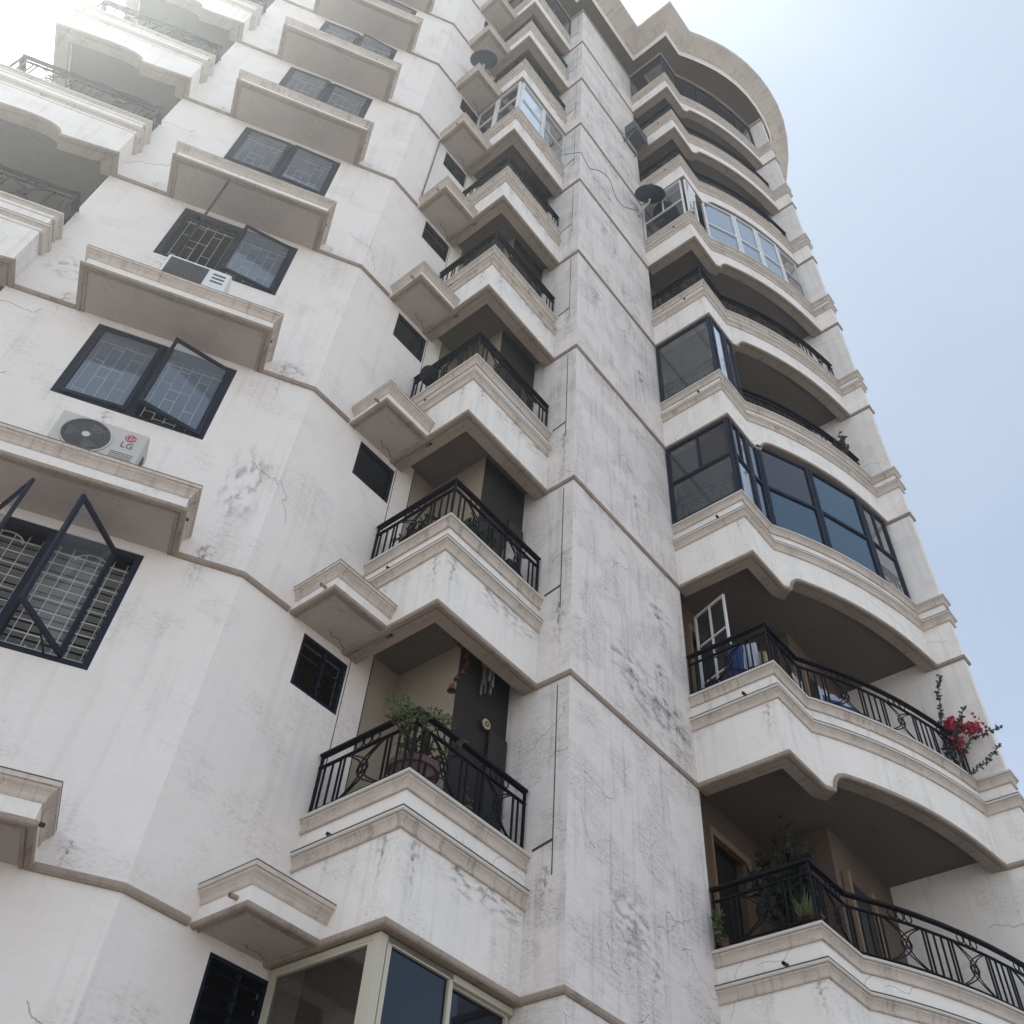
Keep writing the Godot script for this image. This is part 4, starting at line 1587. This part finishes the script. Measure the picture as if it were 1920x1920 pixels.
func build_plants() -> void:
	# fern-like plant at the corner of the lowest corner balcony
	var o := thing("potted_plant", "bright green leafy plant in a brown pot behind the lowest corner balcony railing", "plant", Vector3(0.98, S(0) + 1.06, 0.98))
	pot(o, 0.20, 0.42, "pot_brown")
	var stems := []
	for i in 16:
		var d := Vector3(rng.randf_range(-0.46, 0.30), rng.randf_range(0.12, 0.36), rng.randf_range(-0.1, 0.30))
		stems.append(curve(Vector3(rng.randf_range(-0.1, 0.1), 0.38, rng.randf_range(-0.1, 0.1)), Vector3(0, 0.38, 0) + d, Vector3(0, 0.08, 0)))
	stems.append(curve(Vector3(0, 0.4, 0), Vector3(-0.28, 0.92, 0.08), Vector3(0.05, 0, 0)))
	stems.append(curve(Vector3(0, 0.4, 0), Vector3(0.06, 0.84, 0.2), Vector3(-0.04, 0, 0)))
	clump(o, [[Vector3(-0.50, 0.62, 0.26), Vector3(0.12, 0.06, 0.1)], [Vector3(-0.38, 0.64, 0.22), Vector3(0.11, 0.06, 0.1)], [Vector3(-0.20, 0.72, 0.2), Vector3(0.11, 0.05, 0.1)], [Vector3(-0.04, 0.82, 0.18), Vector3(0.13, 0.045, 0.1)], [Vector3(0.12, 0.88, 0.16), Vector3(0.12, 0.04, 0.1)]], "leaf", 130, 0.032)
	sprays(o, stems, "leaf", 0.042, 110.0)
	# small pot further along that railing
	o = thing("flower_pot", "small terracotta pot low behind the lowest corner balcony's front railing", "pot", Vector3(1.52, S(0) + 1.235, 1.08))
	pot(o, 0.07, 0.11, "terracotta")
	sprays(o, [curve(Vector3(0, 0.1, 0), Vector3(-0.05, 0.28, 0.03), Vector3.ZERO), curve(Vector3(0, 0.1, 0), Vector3(0.06, 0.25, 0.0), Vector3.ZERO)], "leaf_dark", 0.05, 60.0)
	# row of plants on the second corner balcony
	o = thing("potted_plant", "low bushy plants trained along the side railing of the second corner balcony", "plant", Vector3(0.90, S(1) + 1.20, 0.62))
	pot(o, 0.12, 0.2, "pot_brown")
	stems = []
	for i in 12:
		stems.append(curve(Vector3(0, 0.18, 0), Vector3(rng.randf_range(-0.12, 0.14), rng.randf_range(0.3, 0.62), rng.randf_range(-0.42, 0.42)), Vector3(0, 0.05, 0)))
	sprays(o, stems, "leaf_dark", 0.075, 50.0)
	o = thing("potted_plant", "dark leafy plant against the front railing of the second corner balcony", "plant", Vector3(1.36, S(1) + 1.22, 1.0))
	pot(o, 0.12, 0.2, "pot_brown")
	stems = []
	for i in 12:
		stems.append(curve(Vector3(0, 0.18, 0), Vector3(rng.randf_range(-0.28, 0.28), rng.randf_range(0.25, 0.72), rng.randf_range(-0.1, 0.12)), Vector3(0, 0.05, 0)))
	sprays(o, stems, "leaf_dark", 0.075, 50.0)
	o = thing("vase", "pale tall vase behind the front railing of the second corner balcony", "vase", Vector3(1.80, S(1) + 1.5, 1.06))
	var st := begin()
	lathe(st, PackedVector2Array([Vector2(0.001, 0), Vector2(0.05, 0), Vector2(0.085, 0.1), Vector2(0.075, 0.22), Vector2(0.04, 0.30), Vector2(0.055, 0.34), Vector2(0.001, 0.34)]), Vector3.ZERO)
	put("body", st, "vase", o)
	st = begin()
	abox(st, Vector3(-0.08, -0.28, -0.08), Vector3(0.08, 0.002, 0.08))
	put("stand", st, "dark_door", o)
	o = thing("basket", "round dark basket hung on the side railing of the third corner balcony", "basket", Vector3(0.68, S(2) + 1.44, 0.42))
	st = begin()
	lathe(st, PackedVector2Array([Vector2(0.001, -0.13), Vector2(0.07, -0.12), Vector2(0.115, 0.0), Vector2(0.12, 0.08), Vector2(0.11, 0.08), Vector2(0.06, -0.1), Vector2(0.001, -0.1)]), Vector3.ZERO)
	put("bowl", st, "iron", o)
	st = begin()
	for s in [-1, 1]:
		tube(st, PackedVector3Array([Vector3(0, 0.08, 0.11 * s), Vector3(0.06, 0.40, 0.05 * s)]), 0.006, 5)
	put("hanger", st, "iron", o)
	# grass-like plant at the corner of the lowest curved balcony
	o = thing("potted_plant", "spiky grassy plant at the corner of the lowest curved balcony", "plant", Vector3(4.66, S(0) + 1.235, 2.56))
	pot(o, 0.11, 0.13, "terracotta")
	st = begin()
	for i in 150:
		var d := Vector3(rng.randf_range(-0.55, 0.55), rng.randf_range(0.5, 1.0), rng.randf_range(-0.3, 0.3)).normalized()
		leaf(st, Vector3(rng.randf_range(-0.2, 0.2), 0.08, rng.randf_range(-0.06, 0.06)), d, rng.randf_range(0.10, 0.24), 0.008)
	put("foliage", st, "leaf", o, true)
	# trailing plant by the pier
	o = thing("trailing_plant", "thin green trailing plant beside the pier at the lowest curved balcony", "plant", Vector3(4.50, S(0) + 1.24, 1.74))
	pot(o, 0.045, 0.06, "pot_brown")
	sprays(o, [curve(Vector3(0, 0.05, 0), Vector3(-0.02, 0.36, -0.05), Vector3(-0.04, 0, 0)), curve(Vector3(0, 0.08, 0), Vector3(-0.05, 0.30, 0.02), Vector3(-0.05, 0, 0)), curve(Vector3(-0.02, 0.25, -0.02), Vector3(-0.1, 0.02, 0.02), Vector3(-0.08, 0, 0))], "leaf", 0.05, 110.0)
	# big dark plant in the lowest curved balcony
	o = thing("potted_plant", "large dark plant in deep shade inside the lowest curved balcony", "plant", Vector3(5.75, S(0) + 0.37, 2.05))
	pot(o, 0.24, 0.5, "pot_brown")
	stems = []
	for i in 16:
		stems.append(curve(Vector3(0, 0.45, 0), Vector3(rng.randf_range(-0.55, 0.35), rng.randf_range(1.7, 2.4), rng.randf_range(-0.4, 0.35)), Vector3(0, 0.1, 0)))
	sprays(o, stems, "leaf_deep", 0.11, 75.0)
	# bougainvillea
	o = thing("bougainvillea", "red flowering bougainvillea sprawling over the right end of the second curved balcony", "plant", Vector3(7.62, S(1) + 1.0, 3.45))
	pot(o, 0.14, 0.24, "terracotta")
	var b := Vector3(0, 0.22, 0)
	var long_stems := [curve(b, Vector3(0.05, 1.76, 0.22), Vector3(0.0, 0, -0.06), 10), curve(b, Vector3(0.08, 0.70, 0.74), Vector3(0, 0.20, 0), 8), curve(b, Vector3(0.10, 0.50, 0.62), Vector3(0, -0.10, 0.0), 8), curve(b, Vector3(0.05, 1.15, 0.38), Vector3(0, 0.1, 0), 8), curve(b, Vector3(0.06, 0.88, 0.20), Vector3.ZERO, 6)]
	sprays(o, long_stems, "leaf_dark", 0.055, 95.0)
	st = begin()
	for c in [Vector3(0.10, 1.03, 0.16), Vector3(0.10, 0.92, 0.22), Vector3(0.10, 0.85, 0.36), Vector3(0.10, 0.86, 0.42), Vector3(0.08, 0.75, 0.10), Vector3(0.08, 0.95, 0.12), Vector3(0.08, 0.70, 0.16)]:
		for i in 80:
			leaf(st, c + Vector3(rng.randfn() * 0.035, rng.randfn() * 0.045, rng.randfn() * 0.045), rand_dir(), 0.05, 0.026)
	put("flower", st, "petal", o, true)
	# dark clump on the fourth curved balcony
	o = thing("potted_plant", "small dark bush at the right end of the fourth curved balcony's railing", "plant", Vector3(7.25, S(3) + 1.24, 3.42))
	pot(o, 0.1, 0.14, "pot_brown")
	stems = []
	for i in 14:
		stems.append(curve(Vector3(0, 0.1, 0), Vector3(rng.randf_range(-0.12, 0.15), rng.randf_range(0.3, 0.6), rng.randf_range(-0.1, 0.14)), Vector3.ZERO))
	sprays(o, stems, "leaf_dark", 0.07, 60.0)
	o = thing("potted_plant", "dark bush behind the side railing of the fifth curved balcony", "plant", Vector3(4.75, S(4) + 1.2, 2.2))
	pot(o, 0.1, 0.14, "pot_brown")
	stems = []
	for i in 14:
		stems.append(curve(Vector3(0, 0.1, 0), Vector3(rng.randf_range(-0.1, 0.1), rng.randf_range(0.5, 1.15), rng.randf_range(-0.3, 0.25)), Vector3.ZERO))
	sprays(o, stems, "leaf_dark", 0.08, 50.0)

# ------------------------------------------------------------------ hangings, laundry, cables

func bell(o: Node3D, p: Vector3, r: float) -> void:
	var st := begin()
	lathe(st, PackedVector2Array([Vector2(r, -r), Vector2(r * 0.75, -r * 0.5), Vector2(r * 0.6, r * 0.3), Vector2(r * 0.3, r * 0.75), Vector2(0.001, r * 0.8)]), p, Basis(), 10)
	put("bell", st, "terracotta", o)

func build_hangings() -> void:
	var pts := PackedVector3Array([Vector3(1.42, 3.24, 0), Vector3(1.50, 3.13, 0), Vector3(1.515, 3.02, 0), Vector3(1.47, 2.89, 0), Vector3(1.40, 2.78, 0), Vector3(1.36, 2.64, 0)])
	var o := thing("bell_string", "curving string of small brown clay bells hung inside the lowest corner balcony", "bell string", Vector3(0, S(0), 0.90))
	var st := begin()
	tube(st, pts, 0.004, 4)
	put("cord", st, "stem", o)
	for i in pts.size():
		bell(o, pts[i] + Vector3(0, -0.03, 0), 0.030 if i > 0 and i < pts.size() - 1 else 0.046)
	st = begin()
	lathe(st, PackedVector2Array([Vector2(0.001, -0.03), Vector2(0.09, -0.03), Vector2(0.10, 0.0), Vector2(0.05, 0.03), Vector2(0.001, 0.03)]), Vector3(1.42, 3.25, 0))
	put("canopy", st, "terracotta", o)
	o = thing("wind_chime", "wind chime of bright metal tubes hung inside the lowest corner balcony", "wind chime", Vector3(1.80, S(0) + 3.17, 0.92))
	st = begin()
	lathe(st, PackedVector2Array([Vector2(0.001, -0.012), Vector2(0.075, -0.012), Vector2(0.075, 0.012), Vector2(0.001, 0.012)]), Vector3.ZERO)
	put("top_disc", st, "brass", o)
	st = begin()
	tube(st, PackedVector3Array([Vector3.ZERO, Vector3(0, 0.09, 0)]), 0.004, 4)
	put("cord", st, "stem", o)
	var lens := [0.30, 0.26, 0.22, 0.25, 0.34, 0.28]
	for i in 6:
		var a := TAU * i / 6
		var p := Vector3(cos(a) * 0.055, -0.03, sin(a) * 0.055)
		st = begin()
		tube(st, PackedVector3Array([p, p - Vector3(0, lens[i], 0)]), 0.014, 8)
		put("chime_tube", st, "chime", o)
	o = thing("wall_plate", "small round cream plate on the dark door of the lowest corner balcony", "plate", Vector3(1.86, S(0) + 2.50, 0.90))
	st = begin()
	lathe(st, PackedVector2Array([Vector2(0.001, 0.01), Vector2(0.05, 0.006), Vector2(0.055, -0.01), Vector2(0.001, -0.012)]), Vector3.ZERO, Basis(Vector3.RIGHT, Vector3(0, 0, -1), Vector3.UP), 20)
	put("rim", st, "cloth_cream", o)
	st = begin()
	ring_z(st, Vector3(0, 0, 0.012), 0.022, 0.006)
	put("motif", st, "door", o)

func cloth(called: String, label: String, a: Vector3, b: Vector3, drop: float, m: String) -> void:
	var o := thing(called, label, "laundry", a)
	var st := begin()
	var n := 14
	var d := b - a
	var side := d.cross(Vector3.UP).normalized()
	var grid := []
	for j in 9:
		var row := PackedVector3Array()
		for i in n + 1:
			var u := float(i) / n
			var v := j / 8.0
			row.append(d * u + Vector3(0, -drop * v * (0.92 + 0.08 * sin(u * 9.0)), 0) + side * (0.03 * sin(u * 17.0 + v * 2.0) * v + 0.015 * sin(u * 31.0)))
		grid.append(row)
	for j in 8:
		for i in n:
			quad(st, grid[j + 1][i], grid[j + 1][i + 1], grid[j][i + 1], grid[j][i])
	put("fabric", st, m, o)

func build_laundry() -> void:
	var y := S(1)
	cloth("hanging_shirt", "dark blue cloth drying behind the side railing of the second curved balcony", Vector3(4.75, y + 2.0, 2.05), Vector3(4.75, y + 1.95, 2.26), 0.62, "cloth_blue")
	cloth("hanging_shirt", "pale blue cloth drying beside the dark blue one on the second curved balcony", Vector3(4.78, y + 1.92, 2.24), Vector3(4.78, y + 1.88, 2.42), 0.40, "cloth_light")
	cloth("hanging_shirt", "cream cloth drying near the corner post of the second curved balcony", Vector3(4.80, y + 1.74, 2.42), Vector3(4.80, y + 1.70, 2.52), 0.40, "cloth_cream")
	cloth("folded_towel", "white towel low behind the front railing of the second curved balcony", Vector3(5.22, y + 1.66, 2.60), Vector3(5.46, y + 1.62, 2.62), 0.3, "vase")
	cloth("folded_towel", "blue and pale towel low behind the curving part of the second balcony's railing", Vector3(5.62, y + 1.66, 2.72), Vector3(6.2, y + 1.58, 2.95), 0.34, "cloth_light")
	cloth("folded_towel", "navy towel beneath the pale one behind the curving balcony railing", Vector3(5.66, y + 1.52, 2.76), Vector3(6.6, y + 1.50, 3.14), 0.34, "cloth_blue")
	# folding grille door standing open on that balcony
	var st := begin()
	var a := Vector3(4.966, y + 0.6, 1.549)
	var d := Vector3(-0.17, 0, 0.568).normalized()
	frame(st, a, d, Vector3.UP, 0.56, 2.30, 0.028, 0.028)
	box(st, a + d * 0.28 + Vector3(0, 1.15, 0), d * 0.012, Vector3(0, 1.12, 0), d.cross(Vector3.UP) * 0.012)
	for v in [0.55, 1.15, 1.75]:
		box(st, a + d * 0.28 + Vector3(0, v, 0), d * 0.27, Vector3(0, 0.011, 0), d.cross(Vector3.UP) * 0.011)
	var o := put("grille_door", st, "white_frame", tower)
	st = begin()
	quad(st, a + Vector3(0.02, 0, 0), a + d * 0.56 + Vector3(0.02, 0, 0), a + d * 0.56 + Vector3(0.02, 2.3, 0), a + Vector3(0.02, 2.3, 0))
	put("mesh_screen", st, "dark_screen", o)

func build_cables() -> void:
	var y := S(5)
	var o := thing("cable", "thin dark cable looping down the pier to the satellite dish", "cable", Vector3(0, y, 1.62))
	var st := begin()
	var knots := [Vector3(1.98, 1.25, -0.3), Vector3(2.20, 1.38, -0.01), Vector3(2.30, 1.36, 0), Vector3(2.52, 1.22, 0), Vector3(2.85, 1.75, 0), Vector3(3.2, 2.02, 0), Vector3(3.38, 1.62, 0), Vector3(3.52, 1.50, 0), Vector3(3.75, 1.62, 0), Vector3(4.22, 2.30, 0.0)]
	var c := Curve3D.new()
	for i in knots.size():
		var p: Vector3 = knots[maxi(i - 1, 0)]
		var q: Vector3 = knots[mini(i + 1, knots.size() - 1)]
		c.add_point(knots[i], (p - q) / 6.0, (q - p) / 6.0)
	tube(st, c.tessellate(4, 3.0), 0.006, 5)
	put("wire", st, "cable", o)
	o = thing("cable", "thin dark cable dropping straight down the corner from a small ledge", "cable", Vector3(0, S(4), 0.02))
	st = begin()
	tube(st, PackedVector3Array([Vector3(0.03, 3.0, 0.0), Vector3(0.025, 1.9, 0), Vector3(0.012, 0.6, 0), Vector3(0.017, 0.31, 0)]), 0.012, 6)
	put("wire", st, "cable", o)
